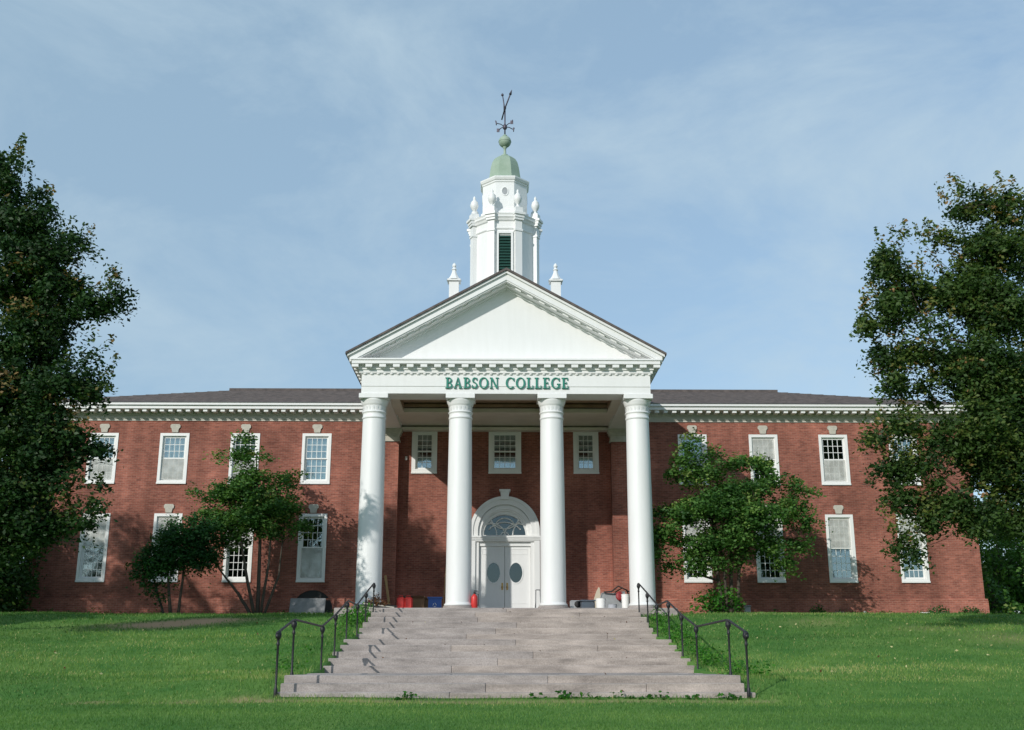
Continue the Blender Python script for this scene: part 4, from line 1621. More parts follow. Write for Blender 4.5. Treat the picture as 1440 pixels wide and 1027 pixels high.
# large maple right
xt, yt_ = 17.5, 31.5
g0 = Zg(xt, yt_)
RB = [B(1370, 285, 31, 0.62, 1.3), B(1335, 298, 30.8, 0.4, 1.7, 0.6), B(1425, 290, 31, 0.8, 1.2), B(1400, 350, 31, 1.2), B(1320, 335, 30.8, 0.45, 1.5, 0.6), B(1300, 343, 30.8, 0.28, 2, 0.6), B(1250, 370, 30.8, 0.62, 1.3, 1.1),
      B(1262, 345, 30.8, 0.35, 1.6), B(1290, 405, 31, 0.95), B(1340, 400, 31, 1.1), B(1400, 430, 31, 1.4), B(1255, 440, 30.8, 0.85), B(1212, 455, 30.6, 0.38, 1.8, 0.9), B(1245, 500, 30.8, 0.65), B(1310, 480, 30.8, 1.2), B(1380, 520, 30.5, 1.4),
      B(1255, 540, 30.8, 0.6), B(1430, 540, 31, 1.2), B(1310, 560, 30.8, 1.0), B(1365, 600, 30.5, 1.35), B(1430, 640, 31, 1.4), B(1235, 612, 30.4, 0.40, 1.7, 0.5), B(1275, 600, 30.6, 0.6), B(1258, 660, 30.5, 0.55, 1.2), B(1300, 650, 30.5, 0.85),
      B(1345, 690, 30.5, 1.0), B(1392, 655, 31, 0.9), B(1400, 590, 31, 0.8), B(1265, 700, 30.5, 0.55, 1.2), B(1310, 715, 30.5, 0.7), B(1262, 760, 30.4, 0.35, 1.5), B(1278, 782, 30.4, 0.30, 1.8), B(1300, 750, 30.4, 0.28, 1.5), B(1375, 730, 30.5, 0.8), B(1420, 720, 31.2, 0.9), 
      ((18.5, 32.5, 10.5), (2.6, 3.0, 3.4), 0.5), ((20.5, 31.5, 8), (2.4, 3.0, 3.0), 0.5), ((20, 32, 13.5), (2.2, 2.6, 2.4), 0.5), ((17.0, 33.0, 7.5), (2.0, 2.4, 2.2), 0.5)]
tree('maple_tree', 'large sunlit maple with bronze-tinged leaves at the right edge before the brick wing', 'tree', (xt, yt_, g0),
     [([(xt, yt_, g0 - 0.3), (xt - 0.25, yt_, g0 + 2.2), (xt - 0.5, yt_, g0 + 5), (xt - 0.4, yt_, g0 + 9), (xt - 0.3, yt_, g0 + 12.3)], [0.40, 0.33, 0.26, 0.15, 0.05]),
      ([(xt - 0.2, yt_, g0 + 1.6), (xt - 1.6, yt_ - 0.2, g0 + 4.4), (xt - 2.6, yt_ - 0.4, g0 + 8.0)], [0.2, 0.13, 0.05])],
     [(c_, tuple(k_ * 0.84 for k_ in r_), *d_) for c_, r_, *d_ in RB], M['leaf_olive'], 0.125, 110, 85, 0.20, twig_frac=0.08, gaps=-1.2, shoots=3)
# small multi-stemmed trees against the wings
D1 = 41.8
b1 = at(362, 864, D1)
b1.z = Zg(b1.x, b1.y)


def stem(px0, px1, py1, D, r=0.07, mid=None):
    a = at(px0, 866, D)
    a.z = Zg(a.x, a.y) - 0.1
    b = at(px1, py1, D)
    m_ = at(*(mid or ((px0 * 0.45 + px1 * 0.55), (866 + py1) / 2)), D + rnd.uniform(-0.3, 0.3))
    return ([a, m_, b], [r, r * 0.75, r * 0.3])


tree('dogwood_tree', 'small many-stemmed tree with sparse horizontal leaf layers before the left wing', 'tree', tuple(b1),
     [stem(358, 330, 700, D1, 0.07, (345, 800)), stem(362, 360, 640, D1, 0.08, (366, 760)), stem(366, 385, 690, D1, 0.06, (378, 790)), stem(370, 402, 720, D1, 0.055, (392, 810)), stem(355, 300, 790, D1, 0.07, (335, 835))],
     [B(345, 612, D1, 0.30, 2.2, 0.7), B(335, 640, D1, 0.42, 1.6, 0.6), B(350, 665, D1, 0.5, 1.7, 0.6), B(310, 640, D1, 0.22, 2.2), B(300, 695, D1, 0.6, 1.7, 0.3), B(270, 690, D1, 0.3, 2.2, 0.4), B(325, 690, D1, 0.7, 1.8, 0.5),
      B(365, 700, D1, 0.8, 1.8, 0.5), B(395, 672, D1, 0.5, 1.7, 0.5), B(415, 665, D1, 0.25, 2.2, 0.6), B(395, 710, D1 - 0.4, 0.7, 1.8, 0.5), B(420, 740, D1 - 0.4, 0.5, 1.6, 0.5), B(350, 730, D1, 0.9, 1.6, 0.5), B(310, 730, D1, 0.7, 1.6, 0.5), B(330, 760, D1, 0.6, 1.2, 0.5),
      B(385, 745, D1, 0.6, 1.3, 0.5), B(370, 640, D1, 0.3, 1.6), B(293, 715, D1, 0.35, 1.5), B(350, 690, D1 + 0.4, 0.9, 1.2, 0.8), B(385, 725, D1 + 0.3, 0.8, 1.2, 0.8), B(330, 735, D1 + 0.3, 0.8, 1.2, 0.8), B(345, 640, D1, 0.45, 1.3), B(405, 690, D1, 0.5, 1.3)],
     M['leaf_small'], 0.125, 120, 36, 0.17, flat=0.3, twig_frac=0.12)
b2 = at(245, 864, 41.2)
b2.z = Zg(b2.x, b2.y)
tree('yew_shrub', 'dense dark rounded shrub in shade left of the small many-stemmed tree', 'shrub', tuple(b2),
     [stem(240, 235, 790, 41.2, 0.07), stem(250, 262, 770, 41.2, 0.06), stem(232, 212, 800, 41.2, 0.05)],
     [B(255, 770, 41, 1.0, 1.6), B(225, 785, 41, 0.8, 1.6), B(282, 755, 41, 0.65, 1.6), B(272, 735, 41, 0.45, 1.6), B(295, 742, 41, 0.5, 1.4), B(300, 775, 41.2, 0.5, 1.2), B(240, 745, 41, 0.45, 1.4), B(205, 800, 41, 0.5, 1.4), B(215, 830, 41, 0.45, 1.0), B(290, 790, 41, 0.5, 1.3)],
     M['leaf_dark'], 0.12, 110, 36, 0.17, twig_frac=0.1)
D2 = 40.6
b3 = at(1025, 864, D2)
b3.z = Zg(b3.x, b3.y)
tree('dogwood_tree', 'small bushy green tree with a wide layered crown before the right wing', 'tree', tuple(b3),
     [stem(1018, 1000, 740, D2, 0.08, (1008, 800)), stem(1028, 1030, 700, D2, 0.08, (1028, 790)), stem(1036, 1070, 730, D2, 0.07, (1040, 800)), stem(1024, 985, 690, D2, 0.06, (1016, 780))],
     [B(975, 612, D2, 0.25, 2.4), B(968, 640, D2, 0.55, 1.5, 0.8), B(985, 665, D2, 0.75, 1.6, 0.6), B(950, 665, D2, 0.5, 1.4, 0.6), B(1030, 650, D2, 0.55, 1.2, 0.5), B(1065, 650, D2, 0.6, 1.6, 0.6), B(1085, 675, D2, 0.6, 1.3, 0.6), B(1120, 680, D2, 0.5, 1.4, 0.5), B(1140, 692, D2, 0.3, 1.8, 0.5),
      B(1040, 690, D2, 1.0, 1.6, 0.5), B(1000, 710, D2 - 0.5, 1.1, 1.7, 0.5), B(960, 720, D2 - 0.5, 0.85, 1.4, 0.5), B(935, 745, D2 - 0.8, 0.65, 1.6, 0.5), B(918, 760, D2 - 0.8, 0.35, 2.0, 0.6), B(1060, 725, D2 - 0.6, 1.1, 1.6, 0.5), B(1110, 715, D2, 0.8, 1.4, 0.6),
      B(1135, 735, D2, 0.45, 1.5, 0.6), B(1125, 765, D2, 0.5, 1.2, 0.6), B(1020, 755, D2 - 0.5, 1.0, 1.6, 0.5), B(975, 765, D2 - 0.5, 0.7, 1.4, 0.5), B(1080, 765, D2, 0.7, 1.3, 0.6), B(935, 795, D2 - 0.5, 0.3, 1.6), B(1040, 785, D2, 0.5, 1.2), B(1000, 785, D2 - 0.5, 0.6, 1.2), B(962, 790, D2 - 0.6, 0.45, 1.3), B(1105, 790, D2, 0.5, 1.1), B(925, 778, D2 - 0.8, 0.35, 1.6), B(1005, 640, D2, 0.4, 1.2)],
     M['leaf_small'], 0.13, 110, 38, 0.17, flat=0.3, twig_frac=0.12)


def shrub(name, label, c, r, lmat, ls, n, spread, group=None, cat='shrub', hgt=0.8):
    base = (c[0], c[1], Zg(c[0], c[1]) if c[2] is None else c[2])
    t = thing(name, label, cat, base, group)
    sb = MB()
    C, T = [], []
    for i in range(n):
        a = rnd.uniform(0, 2 * math.pi)
        k = math.sqrt(rnd.uniform(0, 1))
        p = Vector((c[0] + r * k * math.cos(a), c[1] + r * k * math.sin(a), base[2] + r * hgt * (1.15 - 0.7 * k * k) * rnd.uniform(0.25, 1.2)))
        sb.tube([(c[0] + 0.15 * math.cos(a), c[1] + 0.15 * math.sin(a), base[2] - 0.03), (c[0] * 0.5 + p.x * 0.5, c[1] * 0.5 + p.y * 0.5, base[2] * 0.4 + p.z * 0.6), tuple(p)], [0.016, 0.01, 0.005], 4)
        m_ = 22
        C.append(np.array(p) + rng.normal(size=(m_, 3)) * spread)
        T.append(np.clip(rnd.uniform(0.1, 0.8) + rng.normal(size=m_) * 0.12, 0, 1))
    C = np.concatenate(C)
    C[:, 2] = np.maximum(C[:, 2], base[2] + 0.02)
    sb.build('stems', M['bark'], t)
    leaf_mesh('foliage', C, ls, lmat, t, np.concatenate(T))
    return t


p = at(1012, 850, 40.9)
shrub('low_shrub', 'low bright green shrub round the foot of the right small tree', (p.x, p.y, None), 0.95, M['leaf_bright'], 0.13, 60, 0.12)
p = at(1150, 860, 44.3)
shrub('low_shrub', 'tuft of weeds against the wall right of the small tree', (p.x, p.y, None), 0.3, M['leaf_small'], 0.09, 14, 0.07)
p = at(1318, 862, 44.1)
shrub('low_shrub', 'low weed clump at the foot of the right wing, right of the white vent', (p.x, p.y, None), 0.45, M['leaf_dark'], 0.09, 18, 0.08, hgt=0.5)
p = at(1365, 862, 44.1)
shrub('low_shrub', 'low weed clump at the right corner of the brick wing', (p.x, p.y, None), 0.45, M['leaf_dark'], 0.09, 18, 0.08, hgt=0.5)
p = at(528, 846, 38.25)
shrub('azalea_bush', 'rust-brown bush at the foot of the leftmost column', (p.x, p.y, 1.74), 0.42, M['leaf_rust'], 0.08, 50, 0.07, hgt=0.75)
# weeds that hug the stair edges, and along the bottom step
WC, WT = [], []
for s in (-1, 1):
    for k in range(70 if s > 0 else 42):
        y = rnd.uniform(22.5, 36.8) if s > 0 else rnd.choice([rnd.uniform(33.5, 37), rnd.uniform(33.5, 37), rnd.uniform(23, 33)])
        x = s * (4.42 + abs(rnd.gauss(0, 0.38)))
        h = rnd.uniform(0.08, 0.36) * (1.25 if y > 33 or 24 < y < 28 else 0.8)
        m_ = 26
        g = rng.normal(size=(m_, 3)) * np.array([0.13, 0.13, 0.5])
        z = Zg(x, y)
        g[:, 2] = z + 0.03 + np.abs(rng.uniform(0, 1, m_)) * h
        g[:, 0] = np.where(s > 0, np.maximum(g[:, 0] + x, 4.28), np.minimum(g[:, 0] + x, -4.28))
        g[:, 1] += y
        WC.append(g)
        WT.append(rng.uniform(0.1, 1, m_))
for k in range(24):
    x = rnd.choice([rnd.uniform(-4.3, 4.3), rnd.gauss(-1.9, 0.15), rnd.gauss(2.2, 0.3), rnd.gauss(1.0, 0.35), rnd.gauss(3.6, 0.3)])
    y = 20.5 - abs(rnd.gauss(0, 0.05))
    m_ = 12
    g = rng.normal(size=(m_, 3)) * np.array([0.07, 0.03, 0])
    h = rnd.uniform(0.04, 0.15)
    g[:, 0] += x
    g[:, 1] += y
    g[:, 2] = Zg(x, y) + rng.uniform(0, h, m_)
    WC.append(g)
    WT.append(rng.uniform(0.0, 0.7, m_))
for k in range(70):
    x = rnd.choice([-1, 1]) * rnd.uniform(5.9, 19.2)
    y = 44.65 - abs(rnd.gauss(0, 0.12))
    m_ = 16
    g = rng.normal(size=(m_, 3)) * np.array([0.14, 0.06, 0])
    g[:, 0] += x
    g[:, 1] = np.minimum(g[:, 1] + y, 44.78)
    g[:, 2] = Zg(x, y) + rng.uniform(0, rnd.uniform(0.08, 0.28), m_)
    WC.append(g)
    WT.append(rng.uniform(0.0, 0.35, m_))
wd_ = leaf_mesh('weeds', np.concatenate(WC), 0.085, M['leaf_bright'], None, np.concatenate(WT), loc=(0, 28, 0))
tag(wd_, 'bright green weeds and ground ivy creeping along the stair edges', 'weeds', kind='stuff')
# background planting
for i, (x, y, h, lab) in enumerate(((at(1405, 800, 53).x, 53, 4.6, 'pale green shrub beyond the right corner of the building'), (at(1450, 800, 56).x, 56, 6.5, 'broad green shrub behind the right maple trunk, farther off'), (at(1392, 850, 48.5).x, 48.5, 1.8, 'low shrub just past the right corner of the brick wing'))):
    z = Zg(x, y)
    r = h * 0.5
    tree('background_shrub', lab, 'shrub', (x, y, z), [([(x, y, z - 0.1), (x + 0.2, y, z + h * 0.5), (x, y, z + h * 0.8)], [0.12, 0.08, 0.03])],
         [((x, y, z + h * 0.5), (r, r, h * 0.5), 0.8), ((x - r * 0.7, y - 0.3, z + h * 0.35), (r * 0.6, r * 0.6, h * 0.35), 1.0), ((x + r * 0.7, y - 0.3, z + h * 0.4), (r * 0.7, r * 0.6, h * 0.4), 1.0)],
         M['leaf_small'], 0.2, 15 if h > 2 else 40, 34, 0.30)
for (x, y, h, lab) in ((-21.5, 43.5, 5.6, 'dark green shrub mass beside the left corner of the brick wing'), (-24.6, 45.5, 6.5, 'tall dark bush behind the shrub mass left of the building')):
    z = Zg(x, y)
    r = h * 0.42
    tree('background_shrub', lab, 'shrub', (x, y, z), [([(x, y, z - 0.1), (x + 0.2, y, z + h * 0.5), (x, y, z + h * 0.8)], [0.12, 0.08, 0.03])],
         [((x, y, z + h * 0.55), (r, r, h * 0.5), 1.0), ((x - r * 0.7, y, z + h * 0.35), (r * 0.7, r * 0.7, h * 0.35), 1.0), ((x + r * 0.6, y, z + h * 0.4), (r * 0.7, r * 0.7, h * 0.4), 1.0), ((x + r * 0.3, y - 0.3, z + h * 0.15), (r, r * 0.7, h * 0.22), 1.4)],
         M['leaf_oak'], 0.17, 60, 55, 0.26)

# ------------------------------------------------------------------ things left on the porch and by the walls
def prop(name, label, cat, x, y, z):
    return thing(name, label, cat, (x, y, z))


def pos(px, D):
    return at(px, 858, D).x


def can(px, D, label, group):
    x = pos(px, D)
    t = prop('petrol_can', label, 'fuel can', x, D, BZ)
    t['group'] = group
    b = MB()
    b.bbox(x - 0.15, x + 0.15, D - 0.12, D + 0.12, BZ, BZ + 0.62, 0.05)
    b.build('body', M['red'], t)
    h = MB()
    h.tube([(x - 0.09, D, BZ + 0.60), (x - 0.07, D, BZ + 0.68), (x + 0.05, D, BZ + 0.68), (x + 0.07, D, BZ + 0.60)], 0.018, 6)
    h.build('handle', M['red'], t)
    c = MB()
    c.lathe([(0.035, 0), (0.035, 0.06), (0.02, 0.07)], 10, (x + 0.11, D, BZ + 0.60))
    c.build('cap', M['rubber'], t)


can(563.5, 42.0, 'left one of two red containers against the porch wall', 'red containers on the porch')
can(574.5, 42.0, 'right one of two red containers, beside the brown box', 'red containers on the porch')


def carton(px, D, hx, h, label):
    x = pos(px, D)
    t = prop('cardboard_box', label, 'box', x, D, BZ)
    b = MB()
    b.bbox(x - hx, x + hx, D - 0.2, D + 0.2, BZ, BZ + h, 0.006)
    b.build('body', M['card'], t)
    f = MB()
    Mx = Matrix.Translation((x, D - 0.2, BZ + h)) @ Matrix.Rotation(R(-35), 4, 'X')
    f.box(-hx + 0.01, hx - 0.01, -0.16, 0.0, 0, 0.006, Mx)
    Mx = Matrix.Translation((x, D + 0.2, BZ + h)) @ Matrix.Rotation(R(50), 4, 'X')
    f.box(-hx + 0.01, hx - 0.01, 0.0, 0.16, 0, 0.006, Mx)
    f.build('flap', M['card'], t)


carton(588, 42.6, 0.24, 0.60, 'wide brown cardboard box beside the red containers')
carton(600.5, 42.8, 0.10, 0.55, 'narrow brown cardboard box between the wide box and the blue crate')


def crate(px, D):
    x = pos(px, D)
    t = prop('recycling_crate', 'blue recycling bin with pale panel left of the second column', 'bin', x, D, BZ)
    b = MB()
    z1 = BZ + 0.62
    for (x0, x1, y0, y1) in ((x - 0.24, x + 0.24, D - 0.2, D - 0.17), (x - 0.24, x + 0.24, D + 0.17, D + 0.2), (x - 0.24, x - 0.21, D - 0.17, D + 0.17), (x + 0.21, x + 0.24, D - 0.17, D + 0.17), (x - 0.24, x + 0.24, D - 0.2, D + 0.2)):
        if x1 - x0 > 0.4 and y1 - y0 > 0.3:
            b.box(x0 + 0.03, x1 - 0.03, y0 + 0.03, y1 - 0.03, BZ, BZ + 0.03)
        else:
            b.box(x0, x1, y0, y1, BZ, z1)
    b.build('body', M['blue'], t)
    r_ = MB()
    ring_y = (D - 0.23, D + 0.23)
    r_.box(x - 0.27, x + 0.27, ring_y[0], ring_y[0] + 0.03, z1 - 0.05, z1 + 0.005)
    r_.box(x - 0.27, x + 0.27, ring_y[1] - 0.03, ring_y[1], z1 - 0.05, z1 + 0.005)
    r_.box(x - 0.27, x - 0.24, ring_y[0] + 0.03, ring_y[1] - 0.03, z1 - 0.05, z1 + 0.005)
    r_.box(x + 0.24, x + 0.27, ring_y[0] + 0.03, ring_y[1] - 0.03, z1 - 0.05, z1 + 0.005)
    r_.build('rim', M['blue'], t)
    l_ = MB()
    for k in range(3):
        a = k * 2.094
        l_.tube([(x + 0.07 * math.cos(a), D - 0.206, BZ + 0.33 + 0.07 * math.sin(a)), (x + 0.075 * math.cos(a + 1.5), D - 0.206, BZ + 0.33 + 0.075 * math.sin(a + 1.5))], 0.012, 4)
    l_.build('emblem', M['bucket'], t)


crate(611.5, 42.0)
# red fire extinguisher beside the second column
x, D = pos(667, 38.9), 38.9
t = prop('fire_extinguisher', 'red fire extinguisher standing right of the second column', 'fire extinguisher', x, D, BZ)
b = MB()
b.lathe([(0.10, 0), (0.115, 0.02), (0.115, 0.42), (0.10, 0.49), (0.05, 0.54), (0.035, 0.56)], 18, (x, D, BZ))
b.build('cylinder', M['red'], t)
b = MB()
b.lathe([(0.03, 0.55), (0.035, 0.62), (0.02, 0.63)], 10, (x, D, BZ))
b.box(x - 0.03, x + 0.13, D - 0.015, D + 0.015, BZ + 0.62, BZ + 0.645)
b.box(x - 0.02, x + 0.11, D - 0.015, D + 0.015, BZ + 0.66, BZ + 0.68)
b.build('valve', M['rubber'], t)
b = MB()
b.tube([(x + 0.03, D, BZ + 0.58), (x + 0.13, D - 0.02, BZ + 0.55), (x + 0.15, D - 0.02, BZ + 0.35), (x + 0.13, D - 0.02, BZ + 0.15)], 0.014, 6)
b.build('hose', M['rubber'], t)


def bucket(px, D, h, r, label, m='bucket', name='bucket', handle=True, r0=None):
    x = pos(px, D)
    t = prop(name, label, 'bucket', x, D, BZ)
    b = MB()
    r0 = r0 or r * 0.84
    b.lathe([(r0, 0), (r0 + (r - r0) * 0.8, h * 0.8), (r * 1.0, h * 0.81), (r * 1.0, h * 0.84), (r * 0.97, h * 0.85), (r, h * 0.97), (r * 1.06, h), (r * 0.96, h), (r * 0.9, h * 0.9), (r0 * 0.9, 0.03)], 22, (x, D, BZ), smooth=False, capt=False)
    b.build('pail', M[m], t)
    if handle:
        b = MB()
        b.tube([(x + r * math.cos(a), D - r * 0.6 * math.sin(a) - 0.02, BZ + h * 0.88 - 0.35 * r * math.sin(a)) for a in np.linspace(0, math.pi, 9)], 0.006, 5)
        b.build('handle', M['grey'], t)


bucket(845, 40.4, 0.50, 0.185, 'white plastic bucket right of the wedge of pale board')
bucket(880, 40.6, 0.66, 0.15, 'tall narrow white pail beside the rightmost column', r0=0.13)
bucket(861.5, 40.3, 0.28, 0.17, 'low pale grey pail between the two white buckets', 'palegrey', handle=False)
# grey tubs
x, D = pos(810, 41.5), 41.5
t = prop('storage_tub', 'dark grey tub right of the third column', 'tub', x, D, BZ)
b = MB()
b.bbox(x - 0.22, x + 0.20, D - 0.2, D + 0.2, BZ, BZ + 0.48, 0.03)
b.build('body', M['grey'], t)
b = MB()
b.lathe([(0.12, 0), (0.12, 0.05), (0.05, 0.06)], 14, (0, 0, 0), M=Matrix.Translation((x + 0.05, D - 0.2, BZ + 0.34)) @ Matrix.Rotation(R(90), 4, 'X'))
b.build('lid', M['rubber'], t)
x, D = pos(826, 41.2), 41.2
t = prop('storage_tub', 'pale blue-grey sagging plastic tub beside the dark grey tub', 'tub', x, D, BZ)
b = MB()
b.bbox(x - 0.25, x + 0.27, D - 0.22, D + 0.22, BZ, BZ + 0.44, 0.05)
b.build('body', M['palegrey'], t)
b = MB()
b.bbox(x - 0.28, x + 0.30, D - 0.25, D + 0.25, BZ + 0.44, BZ + 0.48, 0.02)
b.build('lid', M['palegrey'], t)
x, D = pos(804, 40.2), 40.2
t = prop('paint_tin', 'small cream tin at the foot of the third column', 'tin', x, D, BZ)
b = MB()
b.lathe([(0.07, 0), (0.07, 0.20), (0.075, 0.21), (0.06, 0.215)], 16, (x, D, BZ))
b.build('tin', M['bucket'], t)
b = MB()
b.tube([(x + 0.07 * math.cos(a), D - 0.04, BZ + 0.17 - 0.05 * math.sin(a)) for a in np.linspace(0, math.pi, 7)], 0.004, 4)
b.build('handle', M['grey'], t)
# grey wheelbarrow tipped up against the wall, with pale tray edge, red wheel and black handles
x, D = pos(862, 44.2), 44.2
t = prop('wheelbarrow', 'grey wheelbarrow tipped on its nose against the porch wall with a red wheel', 'wheelbarrow', x, D, BZ)
b = MB()
Z0 = BZ
pts = [(-0.50, Z0 + 0.0), (0.42, Z0 + 0.0), (0.52, Z0 + 0.55), (0.48, Z0 + 0.98), (0.10, Z0 + 0.90), (-0.42, Z0 + 0.92), (-0.55, Z0 + 0.5)]
b.ext([(x + a, z_) for a, z_ in pts], D + 0.10, D + 0.35)
tray = b.build('tray', M['grey'], t)
b = MB()
rim = [(x + a, D + 0.09, z_) for a, z_ in pts]
b.tube(rim + [rim[0]], 0.022, 6)
b.build('rim', M['grey'], tray)
b = MB()
b.tube([(x - 0.35, D + 0.0, Z0 + 0.95), (x - 0.05, D - 0.1, Z0 + 0.97), (x + 0.22, D - 0.1, Z0 + 1.18), (x + 0.55, D - 0.1, Z0 + 1.02), (x + 0.72, D - 0.1, Z0 + 0.55)], 0.028, 8)
b.tube([(x + 0.10, D + 0.08, Z0 + 0.95), (x + 0.40, D + 0.05, Z0 + 1.12), (x + 0.70, D + 0.05, Z0 + 0.95)], 0.022, 8)
b.build('handle', M['rubber'], t)
b = MB()
b.lathe([(0.02, -0.05), (0.11, -0.05), (0.145, -0.03), (0.15, 0), (0.145, 0.03), (0.11, 0.05), (0.02, 0.05)], 20, (0, 0, 0), M=Matrix.Translation((x + 0.27, D - 0.02, Z0 + 0.80)) @ Matrix.Rotation(R(80), 4, 'X') @ Matrix.Scale(1.2, 4, (0, 1, 0)))
b.build('wheel', mat('dark_red_wheel', (0.28, 0.02, 0.025), 0.5), t)
# curved pale board
x, D = pos(839, 44.6), 44.6
t = MB()
prof = [(-0.10, 0.0), (0.16, 0.0), (0.17, 0.6), (0.15, 1.12), (0.10, 1.18), (0.0, 1.0), (-0.10, 0.7), (-0.14, 0.35)]
t.ext([(x + a, BZ + b_) for a, b_ in prof], D, D + 0.03)
o_ = t.build('curved_board', mat('cream_board', (0.55, 0.49, 0.38), 0.6), None, (x, D, BZ))
tag(o_, 'upright curved cream board leaning behind the white bucket', 'board')
# planks and boards at the left
x = pos(541, 43.8)
o_ = MB().tube([(x - 0.10, 44.66, BZ + 1.62), (x + 0.20, 44.2, BZ + 0.0)], 0.05, 4, False).build('timber_plank', M['wood'], None, (x, 44.2, BZ))
tag(o_, 'yellow timber plank leaning on the brick pilaster behind the leftmost column', 'plank')
x = pos(624, 44.3)
o_ = MB().tube([(x + 0.03, 45.3, BZ + 2.2), (x - 0.06, 44.6, BZ + 0.0)], 0.02, 6).build('broom_handle', M['wood'], None, (x, 44.6, BZ))
tag(o_, 'thin wooden pole leaning on the wall left of the second column', 'pole')
p = at(530, 853, 37.9)
t = prop('cut_branch_pile', 'dark weathered boards piled at the top left of the stairs', 'boards', p.x, 37.9, BZ)
for k in range(4):
    m_ = MB()
    Mx = Matrix.Translation((p.x - 0.12 + 0.1 * k, 37.7 + 0.12 * k, BZ + 0.03 + 0.045 * k)) @ Matrix.Rotation(R(-12 + 9 * k), 4, 'Z') @ Matrix.Rotation(R(7), 4, 'Y')
    m_.box(-0.55, 0.5, -0.05, 0.05, -0.018, 0.018, Mx)
    m_.build('board', M['rubber'] if k % 2 else M['stone'], t)
# hand trolley by the third column
x, D = pos(757, 42.6), 42.6
t = prop('folding_trolley', 'small grey folding trolley standing between the door and the third column', 'trolley', x, D, BZ)
m_ = MB()
for dx in (-0.10, 0.10):
    m_.tube([(x + dx * 0.8, D + 0.25, BZ + 0.95), (x + dx, D, BZ + 0.10)], 0.015, 6)
m_.tube([(x - 0.08, D + 0.25, BZ + 0.95), (x + 0.08, D + 0.25, BZ + 0.95)], 0.018, 6)
m_.tube([(x - 0.13, D - 0.25, BZ + 0.08), (x - 0.10, D + 0.05, BZ + 0.42)], 0.015, 6)
m_.build('frame', M['grey'], t)
m_ = MB()
m_.box(x - 0.16, x + 0.14, D - 0.30, D + 0.02, BZ + 0.07, BZ + 0.09)
m_.build('plate', M['grey'], t)
for dx in (-0.15, 0.13):
    m_ = MB()
    m_.lathe([(0.07, -0.02), (0.08, 0.0), (0.07, 0.02)], 14, (0, 0, 0), M=Matrix.Translation((x + dx, D + 0.03, BZ + 0.08)) @ Matrix.Rotation(R(90), 4, 'Y'))
    m_.build('wheel', M['rubber'], t)
# slab leaning before the cellar arch
x0, x1 = -8.25, -6.85
z0 = Zg(-7.5, 42.6)
b = MB()
Mx = Matrix.Translation(((x0 + x1) / 2, 43.0, z0)) @ Matrix.Rotation(R(-22), 4, 'X')
b.bbox(-0.70, 0.66, -0.03, 0.03, -0.05, 0.70, 0.012, Mx)
o_ = b.build('stone_slab', M['slab'], None, ((x0 + x1) / 2, 43.0, z0))
tag(o_, 'grey rectangular slab leaning before the dark cellar arch of the left wing', 'slab')
b = MB()
xx = -6.95
b.bbox(xx - 0.55, xx + 1.0, 42.2, 42.5, z0 - 0.1, z0 + 0.06, 0.02)
o_ = b.build('stone_kerb', M['stone'], None, (xx, 42.2, z0))
tag(o_, 'low pale kerb stone in the grass right of the leaning slab', 'kerb stone')
# utility box in the lawn at the right, ground lights
x = at(1051, 860, 43.5).x
z = Zg(x, 43.5)
t = prop('utility_box', 'small grey utility post in the grass right of the low shrub', 'utility box', x, 43.5, z)
b = MB()
b.bbox(x - 0.11, x + 0.11, 43.4, 43.6, z - 0.1, z + 0.32, 0.02)
b.build('body', M['palegrey'], t)
b = MB()
b.bbox(x - 0.13, x + 0.13, 43.37, 43.63, z + 0.32, z + 0.37, 0.02)
b.build('cap', M['slab'], t)

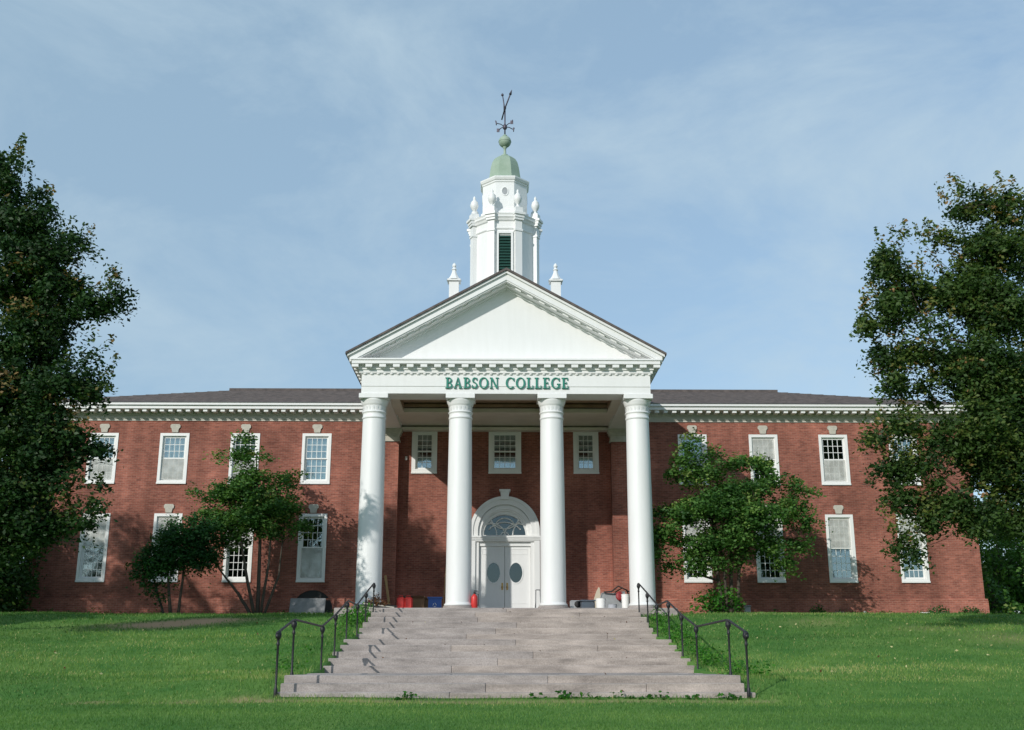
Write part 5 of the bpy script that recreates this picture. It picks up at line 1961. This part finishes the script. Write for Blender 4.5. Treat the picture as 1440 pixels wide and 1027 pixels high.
# ------------------------------------------------------------------ grass
def grass():
    P_ = []
    S_ = []
    for (ya, yb, den, h, wd) in ((14.0, 18.5, 820, 0.052, 0.010), (18.5, 24, 480, 0.058, 0.013), (24, 31, 260, 0.066, 0.018), (31, 38.5, 150, 0.075, 0.024), (38.5, 44.8, 70, 0.085, 0.03)):
        hw_ = yb * 0.50 + 1.2
        n = int((yb - ya) * 2 * hw_ * den)
        x = rng.uniform(-hw_, hw_, n)
        y = rng.uniform(ya, yb, n)
        ok = ~(((np.abs(x) < 4.33) & (y > 20.58)) | ((np.abs(x) < 5.68) & (y > 36.9)))
        ok &= np.abs(x) < y * 0.50 + 1.2
        ok &= rng.uniform(0, 1, n) > worn(x, y) * 0.97
        x, y = x[ok], y[ok]
        P_.append(np.stack([x, y, gz(x, y)], 1))
        S_.append(np.stack([np.full(len(x), h), np.full(len(x), wd)], 1))
    P = np.concatenate(P_)
    S = np.concatenate(S_)
    n = len(P)
    # patches of longer, greener or drier grass
    pat = (np.sin(P[:, 0] * 0.55 + 1.7 * np.sin(P[:, 1] * 0.21)) + np.sin(P[:, 1] * 0.83 + 0.6 * np.sin(P[:, 0] * 0.7)) + 0.7 * np.sin(P[:, 0] * 1.9 + P[:, 1] * 1.3) + 0.5 * np.sin(P[:, 0] * 4.1 - P[:, 1] * 2.7)) / 3.2
    h = S[:, 0] * 0.78 * rng.uniform(0.6, 1.35, n) * (1 + 0.28 * pat)
    near_st = (np.abs(P[:, 0]) < 5.3) & (P[:, 1] > 20)
    h = np.where(near_st, h * 1.7, h)
    h = h * np.where(P[:, 1] < 19.5, 0.85, 1.0)
    a = rng.uniform(0, 2 * np.pi, n)
    d = np.stack([np.cos(a), np.sin(a), np.zeros(n)], 1) * (S[:, 1] * 0.5)[:, None]
    lean = rng.normal(size=(n, 3)) * (h * 0.42)[:, None]
    lean[:, 2] = h
    V = np.stack([P - d, P + d, P + lean], 1).reshape(-1, 3).astype(np.float32)
    pat = pat * 1.3
    pat2 = np.sin(P[:, 0] * 0.31 + 2.0) * np.sin(P[:, 1] * 0.42 + 0.8 * np.sin(P[:, 0] * 0.23)) + 0.5 * np.sin(P[:, 1] * 2.6 + 0.5 * np.sin(P[:, 0] * 0.5))
    tint = np.clip(0.45 + 0.22 * pat + 0.20 * pat2 + rng.normal(size=n) * 0.12, 0, 1)
    dry = rng.uniform(0, 1, n) < 0.03 + 0.10 * np.clip(pat2 + 0.4 * pat, 0, 1) ** 2
    tint = np.where(dry, 0.97, tint)
    # the flat below the stairs is cut shorter and is a deeper green
    tint = np.where(P[:, 1] < 19.0, tint * 0.72, tint)
    me = bpy.data.meshes.new('grass')
    me.vertices.add(3 * n)
    me.vertices.foreach_set('co', V.ravel())
    me.loops.add(3 * n)
    me.loops.foreach_set('vertex_index', np.arange(3 * n, dtype=np.int32))
    me.polygons.add(n)
    me.polygons.foreach_set('loop_start', np.arange(0, 3 * n, 3, dtype=np.int32))
    me.polygons.foreach_set('loop_total', np.full(n, 3, dtype=np.int32))
    me.update(calc_edges=True)
    a_ = me.attributes.new('tint', 'FLOAT', 'POINT')
    a_.data.foreach_set('value', np.repeat(tint, 3).astype(np.float32))
    me.materials.append(M['grass'])
    o = bpy.data.objects.new('grass', me)
    COL.objects.link(o)
    tag(o, 'green mown lawn grass sloping up to the building', 'grass', kind='stuff')
    return n


print('grass blades', grass())

# fallen leaves and twigs on the steps
FL = []
FT = []
for k in range(40):
    i = rnd.randrange(len(levels))
    y = levels[i][0] + rnd.uniform(0.08, 0.6)
    FL.append((rnd.uniform(-4.1, 4.1), y, levels[i][1] + 0.02))
    FT.append(rnd.uniform(0, 1))
for k in range(150):
    x = rnd.choice([-1, 1, 1, 1]) * rnd.uniform(5.2, 17)
    y = rnd.uniform(23, 35)
    FL.append((x, y, Zg(x, y) + 0.055))
    FT.append(1.0 if rnd.random() < 0.75 else 0.5)
fl = leaf_mesh('fallen_leaves', np.array(FL), 0.07, M['leaf_rust'], None, np.array(FT), loc=(0, 28, 0.5))
tag(fl, 'scattered brown and pale fallen leaves on the granite steps and lawn', 'leaves', kind='stuff')

# ------------------------------------------------------------------ lift the whole place so that the camera stands 1.6 m above zero
for o in list(COL.objects):
    if o.parent is None and o.type in {'MESH', 'EMPTY'}:
        o.location.z += LIFT
for o in list(COL.objects):
    if '_base' in o:
        del o['_base']
